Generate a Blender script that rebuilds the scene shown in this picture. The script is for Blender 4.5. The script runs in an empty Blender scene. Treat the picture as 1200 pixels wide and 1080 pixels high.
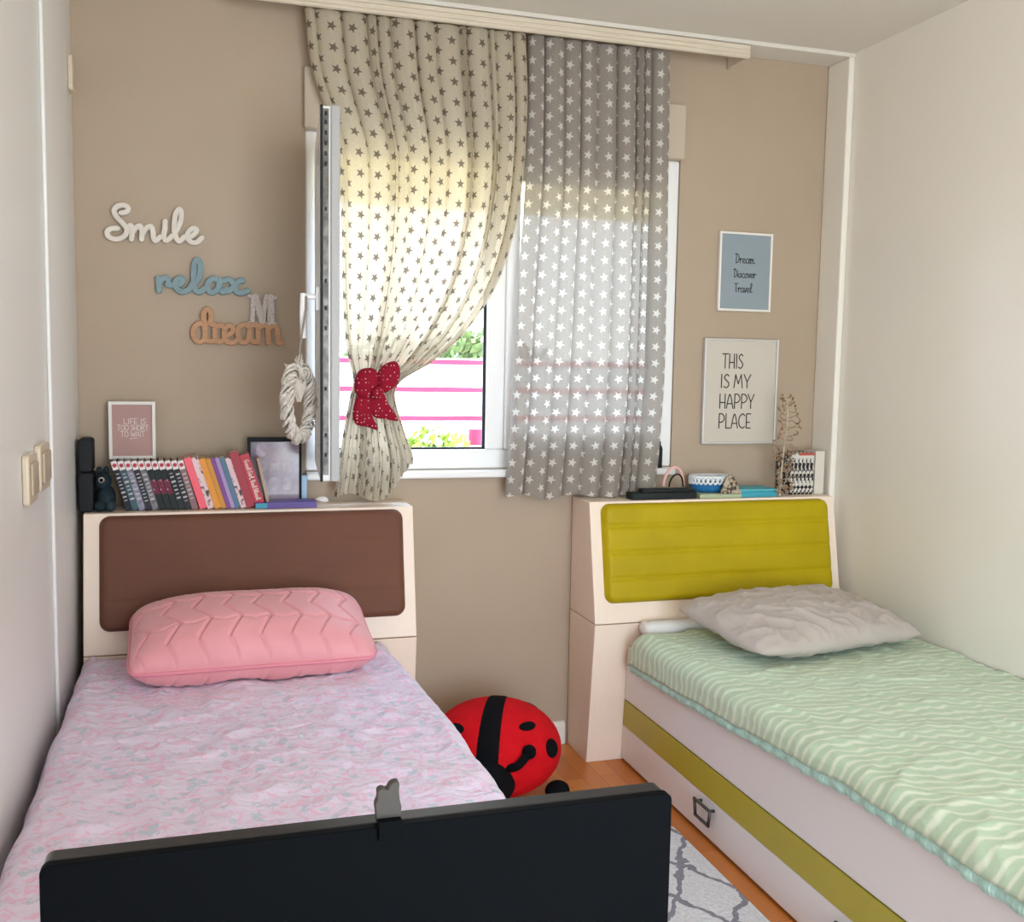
import bpy, bmesh, math, random
import numpy as np
from mathutils import Vector, Matrix, noise as mnoise

random.seed(7)
SC = bpy.context.scene
COL = SC.collection
R = math.radians


def lin(h, k=1.0):
    h = h.lstrip('#')
    out = []
    for i in (0, 2, 4):
        c = int(h[i:i + 2], 16) / 255
        out.append((c / 12.92 if c <= .04045 else ((c + .055) / 1.055) ** 2.4) * k)
    return (*out, 1.0)


# ------------------------------------------------------------------ camera
FPX, CXP, CYP = 1185.0, 600.0, 540.0
CAM = Vector((0, 0, 1.5))
_y, _p, _r = R(17.2), R(5.3), R(1.0)
_fw = Vector((math.sin(_y) * math.cos(_p), math.cos(_y) * math.cos(_p), -math.sin(_p)))
_rt = Vector((math.cos(_y), -math.sin(_y), 0))
_up = _rt.cross(_fw)
_r2 = _rt * math.cos(_r) + _up * math.sin(_r)
_u2 = -_rt * math.sin(_r) + _up * math.cos(_r)
cd = bpy.data.cameras.new('camera')
cam = bpy.data.objects.new('camera', cd)
COL.objects.link(cam)
cam.matrix_world = Matrix(((_r2.x, _u2.x, -_fw.x, CAM.x), (_r2.y, _u2.y, -_fw.y, CAM.y),
                           (_r2.z, _u2.z, -_fw.z, CAM.z), (0, 0, 0, 1)))
cd.sensor_fit = 'HORIZONTAL'
cd.sensor_width = 36
cd.lens = 36 * FPX / 1200
cd.clip_start = .05
SC.camera = cam


def at(px, py, y):
    """the point at distance y into the room that is seen at px, py"""
    d = _r2 * ((px - CXP) / FPX) + _u2 * (-(py - CYP) / FPX) + _fw
    t = (y - CAM.y) / d.y
    return CAM + d * t


# ------------------------------------------------------------------ light
w = bpy.data.worlds.new('daylight')
SC.world = w
w.use_nodes = True
nt = w.node_tree
bg = nt.nodes['Background']
tc = nt.nodes.new('ShaderNodeTexCoord')
sep = nt.nodes.new('ShaderNodeSeparateXYZ')
mr = nt.nodes.new('ShaderNodeMapRange')
mr.inputs['From Min'].default_value = -.1
mr.inputs['From Max'].default_value = .7
mix = nt.nodes.new('ShaderNodeMix')
mix.data_type = 'RGBA'
mix.inputs[6].default_value = (.86, .93, 1.0, 1)
mix.inputs[7].default_value = (.50, .70, 1.0, 1)
nt.links.new(tc.outputs['Generated'], sep.inputs[0])
nt.links.new(sep.outputs['Z'], mr.inputs['Value'])
nt.links.new(mr.outputs[0], mix.inputs[0])
nt.links.new(mix.outputs[2], bg.inputs['Color'])
bg.inputs['Strength'].default_value = 10.0

pl = bpy.data.lights.new('window_portal', 'AREA')
pl.shape = 'RECTANGLE'
pl.size, pl.size_y = 1.5, 1.3
pl.cycles.is_portal = True
po = bpy.data.objects.new('window_portal', pl)
COL.objects.link(po)
po.location = (1.1, 3.97, 1.72)
po.rotation_euler = (R(-90), 0, 0)

p2 = bpy.data.lights.new('added_door_portal', 'AREA')  # portal for the added door behind the viewer
p2.shape = 'RECTANGLE'
p2.size, p2.size_y = 1.9, 2.2
p2.cycles.is_portal = True
po2 = bpy.data.objects.new('added_door_portal', p2)
COL.objects.link(po2)
po2.location = (1.15, -1.5, 1.15)
po2.rotation_euler = (R(90), 0, 0)

FILL_LAMP_POS = Vector((1.15, .15, 2.30))  # lamp added out of view to fill the room with light
FILL_LAMP_W = 16.0
SC.view_settings.view_transform = 'Standard'
SC.view_settings.look = 'None'
SC.view_settings.gamma = 1
SC.view_settings.use_curve_mapping = False
SC.view_settings.exposure = 0.52
SC.cycles.use_denoising = True
SC.cycles.max_bounces = 12
SC.cycles.diffuse_bounces = 6
SC.cycles.transparent_max_bounces = 24
SC.cycles.sample_clamp_indirect = 8


# ------------------------------------------------------------------ helpers
def tag(o, label=None, cat=None, group=None, kind=None):
    if label: o['label'] = label
    if cat: o['category'] = cat
    if group: o['group'] = group
    if kind: o['kind'] = kind
    return o


def thing(name, label, cat, loc=(0, 0, 0), rot=(0, 0, 0), group=None, kind=None):
    o = bpy.data.objects.new(name, None)
    COL.objects.link(o)
    o.location = loc
    o.rotation_euler = rot
    o.empty_display_size = .05
    return tag(o, label, cat, group, kind)


def obj(name, bm, m, parent=None, smooth=False, local=False, bevel=0, seg=2, sub=0):
    """links a bmesh as ONE mesh object; bm is in world coordinates unless local"""
    bmesh.ops.recalc_face_normals(bm, faces=bm.faces) if not bm.get_flag else None
    me = bpy.data.meshes.new(name)
    off = Vector((0, 0, 0))
    if not local:
        if parent:
            root = parent
            while root.parent: root = root.parent
            off = Vector(root.location)
        else:
            xs = [v.co for v in bm.verts]
            lo = Vector((min(v.x for v in xs), min(v.y for v in xs), min(v.z for v in xs)))
            hi = Vector((max(v.x for v in xs), max(v.y for v in xs), max(v.z for v in xs)))
            off = Vector(((lo.x + hi.x) / 2, (lo.y + hi.y) / 2, lo.z))
        for v in bm.verts: v.co -= off
    bm.bm.to_mesh(me) if hasattr(bm, 'bm') else bm.to_mesh(me)
    bm.free()
    o = bpy.data.objects.new(name, me)
    COL.objects.link(o)
    if parent:
        o.parent = parent
    elif not local:
        o.location = off
    for mm in (m if isinstance(m, (list, tuple)) else [m]):
        me.materials.append(mm)
    if smooth:
        for p in me.polygons: p.use_smooth = True
    if bevel:
        b = o.modifiers.new('bevel', 'BEVEL')
        b.width = bevel
        b.segments = seg
        b.limit_method = 'ANGLE'
        b.angle_limit = R(40)
        b.harden_normals = False
    if sub:
        s = o.modifiers.new('subd', 'SUBSURF')
        s.levels = s.render_levels = sub
    return o


class BM:
    """thin wrapper so that a mesh can opt out of normal recalculation"""
    def __init__(self, keep=False):
        self.bm = bmesh.new()
        self.get_flag = keep
    verts = property(lambda s: s.bm.verts)
    faces = property(lambda s: s.bm.faces)
    def free(self): self.bm.free()


_recalc = bmesh.ops.recalc_face_normals


def new(): return BM()


def obj_fix(b):
    if not b.get_flag:
        _recalc(b.bm, faces=b.bm.faces)
        b.get_flag = True


_obj = obj


def obj(name, b, *a, **k):
    obj_fix(b)
    return _obj(name, b, *a, **k)


def struct(name, b, m, parent=None, **k):
    o = obj(name, b, m, parent, **k)
    if not parent: o['kind'] = 'structure'
    return o


def V(b, co): return b.bm.verts.new(co)


def Fc(b, vs, mi=0):
    try:
        f = b.bm.faces.new(vs)
        f.material_index = mi
        return f
    except ValueError:
        return None


def box(b, lo, hi, mi=0, M=None):
    p = [Vector((x, y, z)) for x in (lo[0], hi[0]) for y in (lo[1], hi[1]) for z in (lo[2], hi[2])]
    if M: p = [M @ q for q in p]
    v = [V(b, q) for q in p]
    for q in ((0, 1, 3, 2), (4, 6, 7, 5), (0, 4, 5, 1), (2, 3, 7, 6), (0, 2, 6, 4), (1, 5, 7, 3)):
        Fc(b, [v[i] for i in q], mi)
    return b


def prism_x(b, prof, x0, x1, mi=0):
    """profile of (y, z) points carried from x0 to x1"""
    A = [V(b, (x0, y, z)) for y, z in prof]
    B = [V(b, (x1, y, z)) for y, z in prof]
    n = len(prof)
    Fc(b, A, mi); Fc(b, B[::-1], mi)
    for i in range(n): Fc(b, (A[i], A[(i + 1) % n], B[(i + 1) % n], B[i]), mi)


def prism_map(b, poly, d, mp, mi=0):
    """2-D polygon given depth d through a map (u, v, w) -> point"""
    A = [V(b, mp(u, v, 0)) for u, v in poly]
    B = [V(b, mp(u, v, d)) for u, v in poly]
    n = len(poly)
    Fc(b, A, mi); Fc(b, B[::-1], mi)
    for i in range(n): Fc(b, (A[i], A[(i + 1) % n], B[(i + 1) % n], B[i]), mi)


def rrect(x0, z0, x1, z1, r, n=5):
    out = []
    for cx, cz, a in ((x1 - r, z1 - r, 0), (x0 + r, z1 - r, 90), (x0 + r, z0 + r, 180), (x1 - r, z0 + r, 270)):
        for k in range(n + 1):
            t = R(a + 90 * k / n)
            out.append((cx + r * math.cos(t), cz + r * math.sin(t)))
    return out


def ell(b, c, r, nu=24, nv=14, M=None, mi=0, f=None):
    c = Vector(c)
    rows = []
    for j in range(nv + 1):
        t = math.pi * j / nv
        row = []
        for i in range(nu if 0 < j < nv else 1):
            p = 2 * math.pi * i / nu
            q = Vector((r[0] * math.sin(t) * math.cos(p), r[1] * math.sin(t) * math.sin(p), r[2] * math.cos(t)))
            if f: q = f(q)
            if M: q = M @ q
            row.append(V(b, c + q))
        rows.append(row)
    for j in range(nv):
        A, B = rows[j], rows[j + 1]
        for i in range(nu):
            k = (i + 1) % nu
            if len(A) == 1: Fc(b, (A[0], B[i], B[k]), mi)
            elif len(B) == 1: Fc(b, (A[i], B[0], A[k]), mi)
            else: Fc(b, (A[i], B[i], B[k], A[k]), mi)
    return b


def crom(pts, n=8, closed=False):
    pts = [Vector(p) for p in pts]
    if len(pts) < 3: 
        return [pts[0].lerp(pts[-1], i / n) for i in range(n + 1)]
    out = []
    m = len(pts)
    rng = range(m if closed else m - 1)
    for i in rng:
        g = lambda k: pts[k % m] if closed else pts[max(0, min(m - 1, k))]
        p0, p1, p2, p3 = g(i - 1), g(i), g(i + 1), g(i + 2)
        for k in range(n):
            t = k / n
            out.append(.5 * ((2 * p1) + (p2 - p0) * t + (2 * p0 - 5 * p1 + 4 * p2 - p3) * t * t + (3 * p1 - p0 - 3 * p2 + p3) * t ** 3))
    if not closed: out.append(pts[-1].copy())
    return out


def tube(b, pts, rad, seg=8, mi=0, closed=False):
    pts = [Vector(p) for p in pts]
    n = len(pts)
    rr = rad if isinstance(rad, (list, tuple)) else [rad] * n
    nrm = None
    rings = []
    for i in range(n):
        if closed: t = pts[(i + 1) % n] - pts[i - 1]
        else: t = pts[min(i + 1, n - 1)] - pts[max(i - 1, 0)]
        if t.length < 1e-9: t = Vector((0, 0, 1))
        t.normalize()
        if nrm is None:
            nrm = t.cross(Vector((.31, .17, .93)))
            if nrm.length < .1: nrm = t.cross(Vector((1, 0, 0)))
        nrm = (nrm - t * nrm.dot(t))
        nrm.normalize()
        bi = t.cross(nrm)
        rings.append([V(b, pts[i] + (nrm * math.cos(2 * math.pi * k / seg) + bi * math.sin(2 * math.pi * k / seg)) * rr[i]) for k in range(seg)])
    for i in range(n if closed else n - 1):
        A, B = rings[i], rings[(i + 1) % n]
        for k in range(seg): Fc(b, (A[k], A[(k + 1) % seg], B[(k + 1) % seg], B[k]), mi)
    if not closed:
        Fc(b, rings[0][::-1], mi); Fc(b, rings[-1], mi)
    return b


def lathe(b, prof, c, seg=28, mi=0):
    rows = []
    for r_, z in prof:
        if r_ < 1e-6: rows.append([V(b, (c[0], c[1], c[2] + z))])
        else: rows.append([V(b, (c[0] + r_ * math.cos(2 * math.pi * k / seg), c[1] + r_ * math.sin(2 * math.pi * k / seg), c[2] + z)) for k in range(seg)])
    for A, B in zip(rows, rows[1:]):
        for k in range(seg):
            l = (k + 1) % seg
            if len(A) == 1 and len(B) == 1: continue
            if len(A) == 1: Fc(b, (A[0], B[k], B[l]), mi)
            elif len(B) == 1: Fc(b, (A[k], B[0], A[l]), mi)
            else: Fc(b, (A[k], B[k], B[l], A[l]), mi)
    return b


_kst = [0]


def stroke(b, pts, hw, d, mp, mi=0, ch=.25):
    """a flat, round-ended pen stroke given real depth; pts are (u, v)"""
    P = [Vector((p[0], p[1])) for p in pts]
    Q = [P[0]]
    for p in P[1:]:
        if (p - Q[-1]).length > 1e-6: Q.append(p)
    P = Q
    n = len(P)
    if n < 2: P = [P[0], P[0] + Vector((1e-4, 0))]; n = 2
    T = []
    for i in range(n):
        t = P[min(i + 1, n - 1)] - P[max(i - 1, 0)]
        if t.length < 1e-9: t = Vector((1, 0))
        T.append(t.normalized())
    rows = [(P[0] - T[0] * hw * math.sin(a), T[0], hw * math.cos(a)) for a in (R(75), R(50), R(25))]
    rows += [(P[i], T[i], hw) for i in range(n)]
    rows += [(P[-1] + T[-1] * hw * math.sin(a), T[-1], hw * math.cos(a)) for a in (R(25), R(50), R(75))]
    _kst[0] = (_kst[0] + 1) % 7
    c = hw * ch
    rings = []
    d0 = d
    for ir, (p, t, h) in enumerate(rows):
        d = d0 * (1 + .012 * _kst[0] + .0017 * ir)
        s = Vector((-t.y, t.x))
        hc = max(h - c, h * .3)
        prof = ((-h, 0), (-h, d - c if d > c else d * .6), (-hc, d), (hc, d), (h, d - c if d > c else d * .6), (h, 0))
        rings.append([V(b, mp(p.x + s.x * a, p.y + s.y * a, q)) for a, q in prof])
    for A, B in zip(rings, rings[1:]):
        for k in range(6): Fc(b, (A[k], A[(k + 1) % 6], B[(k + 1) % 6], B[k]), mi)
    Fc(b, rings[0][::-1], mi); Fc(b, rings[-1], mi)


GL = {
    'a': (1.15, [[(.9, .8), (.5, 1), (.1, .6), (.15, .1), (.5, 0), (.85, .4), (.93, .95), (.9, .3), (1.05, 0), (1.25, .2)]]),
    'c': (.95, [[(.85, .8), (.5, 1), (.1, .55), (.25, .05), (.6, 0), (1.0, .25)]]),
    'd': (1.2, [[(.85, .8), (.5, 1), (.08, .55), (.2, .03), (.55, .05), (.88, .6), (1.0, 1.6), (.85, 2.0), (.68, 1.7), (.85, .4), (1.05, 0), (1.25, .2)]]),
    'e': (.95, [[(0, .35), (.45, .45), (.78, .75), (.52, 1), (.15, .7), (.15, .2), (.5, 0), (1.0, .3)]]),
    'i': (.65, [[(0, .3), (.25, 1), (.22, .3), (.4, 0), (.7, .25)], [(.3, 1.42), (.32, 1.46)]]),
    'l': (.7, [[(0, .25), (.45, 1.1), (.55, 1.8), (.38, 2.05), (.2, 1.6), (.2, .4), (.42, 0), (.75, .25)]]),
    'm': (1.45, [[(0, .7), (.15, 1), (.2, 0)], [(.2, .5), (.45, .98), (.62, .7), (.62, 0)], [(.62, .5), (.9, 1), (1.07, .7), (1.07, .2), (1.25, 0), (1.5, .2)]]),
    'o': (1.05, [[(.5, 1), (.1, .6), (.2, .08), (.55, 0), (.88, .45), (.75, .92), (.5, 1), (.8, .85), (1.05, .8)]]),
    'r': (.85, [[(0, .7), (.18, 1), (.22, 0)], [(.22, .5), (.48, .95), (.75, .95), (.82, .75)]]),
    's': (.8, [[(.7, .85), (.4, 1), (.15, .75), (.6, .35), (.45, 0), (.05, .15)]]),
    'v': (.85, [[(0, .9), (.15, .9), (.38, 0), (.75, 1), (.85, .9)]]),
    'x': (1.1, [[(0, .85), (.2, 1), (.42, .5), (.7, 0), (1.05, .2)], [(.9, 1), (.5, .55), (.05, 0)]]),
    'S$': (1.15, [[(1.0, 1.65), (.8, 2.05), (.35, 1.95), (.25, 1.55), (.7, 1.05), (.88, .5), (.5, .02), (-.1, .1), (-.2, .5), (.1, .7), (.4, .55)]]),
    'D$': (1.25, [[(.3, 1.85), (.25, 0)], [(-.1, 1.75), (.5, 1.95), (1.05, 1.3), (.8, .3), (.2, 0)]]),
    'T$': (1.0, [[(-.1, 1.75), (.4, 1.9), (1.1, 1.85)], [(.5, 1.85), (.45, .9), (.5, 0)]]),
    'G$': (1.3, [[(1.0, 1.65), (.6, 1.95), (.1, 1.2), (.25, .15), (.75, .1), (1.0, .8), (.6, .85)]]),
    'B$': (1.15, [[(.15, 0), (.2, 1.9)], [(.1, 1.85), (.7, 1.9), (.75, 1.2), (.25, 1.0), (.85, .9), (.85, .2), (.15, 0)]]),
    ',': (.45, [[(.2, .12), (.1, -.3)]]),
    'A': (1.0, [[(0, 0), (.42, 2), (.9, 0)], [(.14, .65), (.76, .65)]]),
    'C': (1.0, [[(.85, 1.75), (.55, 2), (.15, 1.6), (.05, 1), (.15, .35), (.55, 0), (.85, .2)]]),
    'E': (.85, [[(.1, 0), (.1, 2)], [(.1, 2), (.7, 2)], [(.1, .8), (.55, .8)], [(.1, 0), (.7, 0)]]),
    'F': (.85, [[(.1, 0), (.1, 2)], [(.1, 2), (.7, 2)], [(.1, 1.0), (.55, 1.0)]]),
    'H': (1.0, [[(.1, 0), (.1, 2)], [(.8, 0), (.8, 2)], [(.1, .8), (.8, .8)]]),
    'I': (.4, [[(.15, 0), (.15, 2)]]),
    'L': (.85, [[(.1, 2), (.1, 0)], [(.1, 0), (.7, 0)]]),
    'M': (1.25, [[(.02, 0), (.2, 2)], [(.2, 2), (.55, .6)], [(.55, .6), (.9, 2)], [(.9, 2), (1.08, 0)]]),
    'O': (1.1, [[(.5, 2), (.12, 1.5), (.1, .5), (.5, 0), (.9, .5), (.88, 1.5), (.5, 2)]]),
    'P': (.95, [[(.1, 0), (.1, 2)], [(.1, 2), (.5, 1.98), (.78, 1.6), (.78, 1.2), (.5, .85), (.1, .8)]]),
    'R': (1.0, [[(.1, 0), (.1, 2)], [(.1, 2), (.55, 1.95), (.78, 1.5), (.5, 1.05), (.1, 1.0)], [(.4, 1.0), (.85, 0)]]),
    'S': (.8, [[(.65, 1.75), (.4, 2), (.1, 1.6), (.25, 1.2), (.6, .8), (.65, .35), (.35, 0), (.05, .2)]]),
    'T': (.95, [[(0, 2), (.85, 2)], [(.42, 2), (.42, 0)]]),
    'W': (1.35, [[(0, 2), (.3, 0)], [(.3, 0), (.62, 1.4)], [(.62, 1.4), (.95, 0)], [(.95, 0), (1.2, 2)]]),
    'Y': (.95, [[(0, 2), (.42, .9)], [(.85, 2), (.42, .9)], [(.42, .9), (.42, 0)]]),
    ' ': (.5, []),
}


def layout(s, script=False):
    out, x = [], 0
    for ch in s:
        key = ch + '$' if (script and ch + '$' in GL) else ch
        adv, st = GL[key]
        for q in st:
            q = [(u + x, v) for u, v in q]
            q = [tuple(p) for p in crom([(u, v, 0) for u, v in q], 7)] if len(q) > 2 else q
            out.append([(p[0], p[1]) for p in q])
        x += adv
    return out


def write(b, s, x0, z0, x1, z1, hw, d, mp, script=False, slant=0.0):
    st = layout(s, script)
    us = [p[0] for q in st for p in q]; vs = [p[1] for q in st for p in q]
    u0, u1, v0, v1 = min(us), max(us), min(vs), max(vs)
    sx = (x1 - x0 - 2 * hw) / (u1 - u0); sz = (z1 - z0 - 2 * hw) / (v1 - v0)
    for q in st:
        pts = [(x0 + hw + (u - u0) * sx + slant * (v - v0) * sz, z0 + hw + (v - v0) * sz) for u, v in q]
        stroke(b, pts, hw, d, mp)


def wallmap(y):
    return lambda u, v, q: Vector((u, y - q, v))


def nz(x, y, z=0.0, s=1.0):
    return mnoise.noise(Vector((x * s, y * s, z * s)))


def grid(b, P, uv=None, closed_u=False, mi=0):
    """P[j][i] -> points; optional uv of the same shape"""
    nj, ni = len(P), len(P[0])
    vs = [[V(b, P[j][i]) for i in range(ni)] for j in range(nj)]
    lay = b.bm.loops.layers.uv.verify() if uv is not None else None
    for j in range(nj - 1):
        for i in range(ni - 1):
            ids = ((j, i), (j, i + 1), (j + 1, i + 1), (j + 1, i))
            f = Fc(b, [vs[a][c] for a, c in ids], mi)
            if lay and f:
                for lp, (a, c) in zip(f.loops, ids): lp[lay].uv = uv[a][c]
    return vs


# ------------------------------------------------------------------ materials
def mat(name, c, rough=.6, spec=.35, c2=None, ns=8, det=4, bump=0, bs=60, metal=0, stretch=None, sheen=0, lo=.35, hi=.65, coat=0, trans=0):
    m = bpy.data.materials.new(name)
    m.use_nodes = True
    t = m.node_tree
    p = t.nodes['Principled BSDF']
    p.inputs['Roughness'].default_value = rough
    p.inputs['Specular IOR Level'].default_value = spec
    p.inputs['Metallic'].default_value = metal
    p.inputs['Sheen Weight'].default_value = sheen
    p.inputs['Coat Weight'].default_value = coat
    p.inputs['Transmission Weight'].default_value = trans
    p.inputs['Base Color'].default_value = lin(c)
    co = t.nodes.new('ShaderNodeTexCoord')
    vec = co.outputs['Object']
    if stretch:
        mp = t.nodes.new('ShaderNodeMapping')
        mp.inputs['Scale'].default_value = stretch
        t.links.new(vec, mp.inputs[0])
        vec = mp.outputs[0]
    if c2:
        n = t.nodes.new('ShaderNodeTexNoise')
        n.inputs['Scale'].default_value = ns
        n.inputs['Detail'].default_value = det
        t.links.new(vec, n.inputs['Vector'])
        r = t.nodes.new('ShaderNodeValToRGB')
        r.color_ramp.elements[0].position = lo
        r.color_ramp.elements[1].position = hi
        r.color_ramp.elements[0].color = lin(c)
        r.color_ramp.elements[1].color = lin(c2)
        t.links.new(n.outputs[0], r.inputs[0])
        t.links.new(r.outputs[0], p.inputs['Base Color'])
    if bump:
        n = t.nodes.new('ShaderNodeTexNoise')
        n.inputs['Scale'].default_value = bs
        n.inputs['Detail'].default_value = 5
        t.links.new(vec, n.inputs['Vector'])
        bn = t.nodes.new('ShaderNodeBump')
        bn.inputs['Strength'].default_value = bump
        bn.inputs['Distance'].default_value = .01
        t.links.new(n.outputs[0], bn.inputs['Height'])
        t.links.new(bn.outputs[0], p.inputs['Normal'])
    return m


def N(t, typ, **k):
    n = t.nodes.new(typ)
    for a, v in k.items(): setattr(n, a, v)
    return n


def math_(t, op, a, b=None):
    n = t.nodes.new('ShaderNodeMath')
    n.operation = op
    for i, q in enumerate((a, b)):
        if q is None: continue
        if isinstance(q, (int, float)): n.inputs[i].default_value = q
        else: t.links.new(q, n.inputs[i])
    return n.outputs[0]


def mixc(t, f, a, b):
    n = t.nodes.new('ShaderNodeMix')
    n.data_type = 'RGBA'
    for i, q in ((0, f), (6, a), (7, b)):
        if isinstance(q, (tuple, float, int)): n.inputs[i].default_value = q
        else: t.links.new(q, n.inputs[i])
    return n.outputs[2]


def curtain_mat(name, base, star, px=.050, pz=.071, rad=.0185, trans=.5, see=.1, starsee=.3, dens=.3):
    m = bpy.data.materials.new(name)
    m.use_nodes = True
    t = m.node_tree
    t.nodes.remove(t.nodes['Principled BSDF'])
    out = t.nodes['Material Output']
    uv = N(t, 'ShaderNodeUVMap')
    s = N(t, 'ShaderNodeSeparateXYZ')
    t.links.new(uv.outputs[0], s.inputs[0])
    u = math_(t, 'DIVIDE', s.outputs[0], px)
    v = math_(t, 'DIVIDE', s.outputs[1], pz)
    row = math_(t, 'FLOOR', u)
    odd = math_(t, 'MODULO', row, 2.0)
    v = math_(t, 'ADD', v, math_(t, 'MULTIPLY', math_(t, 'ABSOLUTE', odd), .5))
    fu = math_(t, 'SUBTRACT', math_(t, 'FRACT', u), .5)
    fv = math_(t, 'SUBTRACT', math_(t, 'FRACT', v), .5)
    fu = math_(t, 'MULTIPLY', fu, px)
    fv = math_(t, 'MULTIPLY', fv, pz)
    rr = math_(t, 'SQRT', math_(t, 'ADD', math_(t, 'MULTIPLY', fu, fu), math_(t, 'MULTIPLY', fv, fv)))
    an = math_(t, 'ARCTAN2', fu, fv)
    rot = math_(t, 'MULTIPLY', math_(t, 'SINE', math_(t, 'MULTIPLY', row, 2.7)), .5)
    an = math_(t, 'ADD', an, rot)
    k = 2 * math.pi / 5
    an = math_(t, 'ADD', an, k * 10.5)
    an = math_(t, 'SUBTRACT', math_(t, 'MODULO', an, k), k / 2)
    an = math_(t, 'ABSOLUTE', an)
    x = math_(t, 'MULTIPLY', rr, math_(t, 'COSINE', an))
    y = math_(t, 'MULTIPLY', rr, math_(t, 'SINE', an))
    ri = rad * .42
    a1, b1 = ri * math.sin(k / 2), rad - ri * math.cos(k / 2)
    cc = rad * ri * math.sin(k / 2)
    val = math_(t, 'ADD', math_(t, 'MULTIPLY', x, a1), math_(t, 'MULTIPLY', y, b1))
    ins = math_(t, 'LESS_THAN', val, cc)
    # woven linen threads
    wn = N(t, 'ShaderNodeTexNoise')
    mp = N(t, 'ShaderNodeMapping')
    mp.inputs['Scale'].default_value = (60, 420, 1)
    t.links.new(uv.outputs[0], mp.inputs[0])
    t.links.new(mp.outputs[0], wn.inputs['Vector'])
    wn.inputs['Scale'].default_value = 1
    wn.inputs['Detail'].default_value = 3
    b0 = lin(base); b2 = tuple(min(1, q * 1.2) for q in b0[:3]) + (1,)
    basec = mixc(t, wn.outputs[0], tuple(q * .8 for q in b0[:3]) + (1,), b2)
    colr = mixc(t, ins, basec, lin(star))
    d = N(t, 'ShaderNodeBsdfDiffuse'); tr = N(t, 'ShaderNodeBsdfTranslucent'); tp = N(t, 'ShaderNodeBsdfTransparent')
    t.links.new(colr, d.inputs[0]); t.links.new(mixc(t, dens, colr, (0, 0, 0, 1)), tr.inputs[0]); t.links.new(colr, tp.inputs[0])
    m1 = N(t, 'ShaderNodeMixShader'); m2 = N(t, 'ShaderNodeMixShader')
    m1.inputs[0].default_value = trans
    t.links.new(d.outputs[0], m1.inputs[1]); t.links.new(tr.outputs[0], m1.inputs[2])
    seef = math_(t, 'MULTIPLY', math_(t, 'SUBTRACT', 1.0, math_(t, 'MULTIPLY', ins, 1 - starsee)), see)
    t.links.new(seef, m2.inputs[0])
    t.links.new(m1.outputs[0], m2.inputs[1]); t.links.new(tp.outputs[0], m2.inputs[2])
    t.links.new(m2.outputs[0], out.inputs[0])
    return m


def glass_mat(name):
    m = bpy.data.materials.new(name)
    m.use_nodes = True
    t = m.node_tree
    t.nodes.remove(t.nodes['Principled BSDF'])
    g = N(t, 'ShaderNodeBsdfGlossy'); g.inputs['Roughness'].default_value = .02
    tp = N(t, 'ShaderNodeBsdfTransparent'); tp.inputs[0].default_value = (.96, .98, .98, 1)
    fr = N(t, 'ShaderNodeFresnel'); fr.inputs[0].default_value = 1.45
    mx = N(t, 'ShaderNodeMixShader')
    t.links.new(fr.outputs[0], mx.inputs[0]); t.links.new(tp.outputs[0], mx.inputs[1]); t.links.new(g.outputs[0], mx.inputs[2])
    t.links.new(mx.outputs[0], t.nodes['Material Output'].inputs[0])
    return m


def translucent_mat(name, c, f=.6):
    m = bpy.data.materials.new(name)
    m.use_nodes = True
    t = m.node_tree
    t.nodes.remove(t.nodes['Principled BSDF'])
    d = N(t, 'ShaderNodeBsdfDiffuse'); tr = N(t, 'ShaderNodeBsdfTranslucent')
    d.inputs[0].default_value = lin(c); tr.inputs[0].default_value = lin(c)
    mx = N(t, 'ShaderNodeMixShader'); mx.inputs[0].default_value = f
    t.links.new(d.outputs[0], mx.inputs[1]); t.links.new(tr.outputs[0], mx.inputs[2])
    t.links.new(mx.outputs[0], t.nodes['Material Output'].inputs[0])
    return m


M = {}
M['wall_back'] = mat('wall_paint_beige_dimmed', '#ab9984', .55, .3, '#ae9c87', 3, bump=.04, bs=180)  # beige taken darker: this wall's weaker light is put into the colour
M['wall_side'] = mat('wall_paint_cream', '#ece7dc', .34, .55, '#e9e4d9', 1.5, bump=.05, bs=14)
M['wall_left'] = mat('wall_paint_offwhite', '#e4e3e0', .38, .5, '#e6e5e2', 1.5, bump=.05, bs=14)
M['ceiling'] = mat('ceiling_white', '#dad5cb', .8, .2, bump=.03, bs=120)
M['trim'] = mat('trim_white', '#e2ddd2', .4, .4, bump=.02, bs=90)
M['pvc'] = mat('window_plastic_white', '#e9e9e8', .3, .45, bump=.01, bs=50)
M['pvcgrey'] = mat('window_edge_grey', '#a9a9a8', .35, .45, bump=.01, bs=50)
M['rubber'] = mat('black_rubber', '#1b1c1e', .6, .3, bump=.05, bs=90)
M['steel'] = mat('hardware_steel', '#77736c', .35, .5, '#4d4a46', 40, metal=.7)
M['glass'] = glass_mat('window_glass')
M['shutter'] = translucent_mat('shutter_beige', '#fbe2a0', .93)
M['shutterbox'] = mat('shutter_box_beige', '#bcae9b', .5, .3, bump=.02, bs=80)
M['board'] = mat('cornice_wood_cream', '#d8cdbb', .5, .35, '#cbbfab', 6, stretch=(1, 30, 30), bump=.05, bs=30)
M['birch'] = mat('furniture_cream_laminate', '#efddcb', .42, .4, '#eedbc9', 5, stretch=(14, 14, 1.2), bump=.02, bs=40)
M['birchlight'] = mat('furniture_white_laminate', '#e6e2df', .4, .4, '#e5e1de', 5, stretch=(1, 1, 12), bump=.02, bs=40)
M['lime'] = mat('lime_laminate', '#b3a63c', .4, .4, '#aea138', 5, bump=.02, bs=40)
M['limepad'] = mat('lime_leatherette', '#b39d00', .5, .22, '#a99400', 5, bump=.12, bs=260)
M['brownpad'] = mat('brown_leatherette', '#6f4938', .6, .18, '#684537', 4, bump=.12, bs=260)
M['pink'] = mat('pink_quilted_satin', '#e7a0a6', .5, .35, '#e29aa0', 6, bump=.06, bs=40, sheen=.3)
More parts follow.
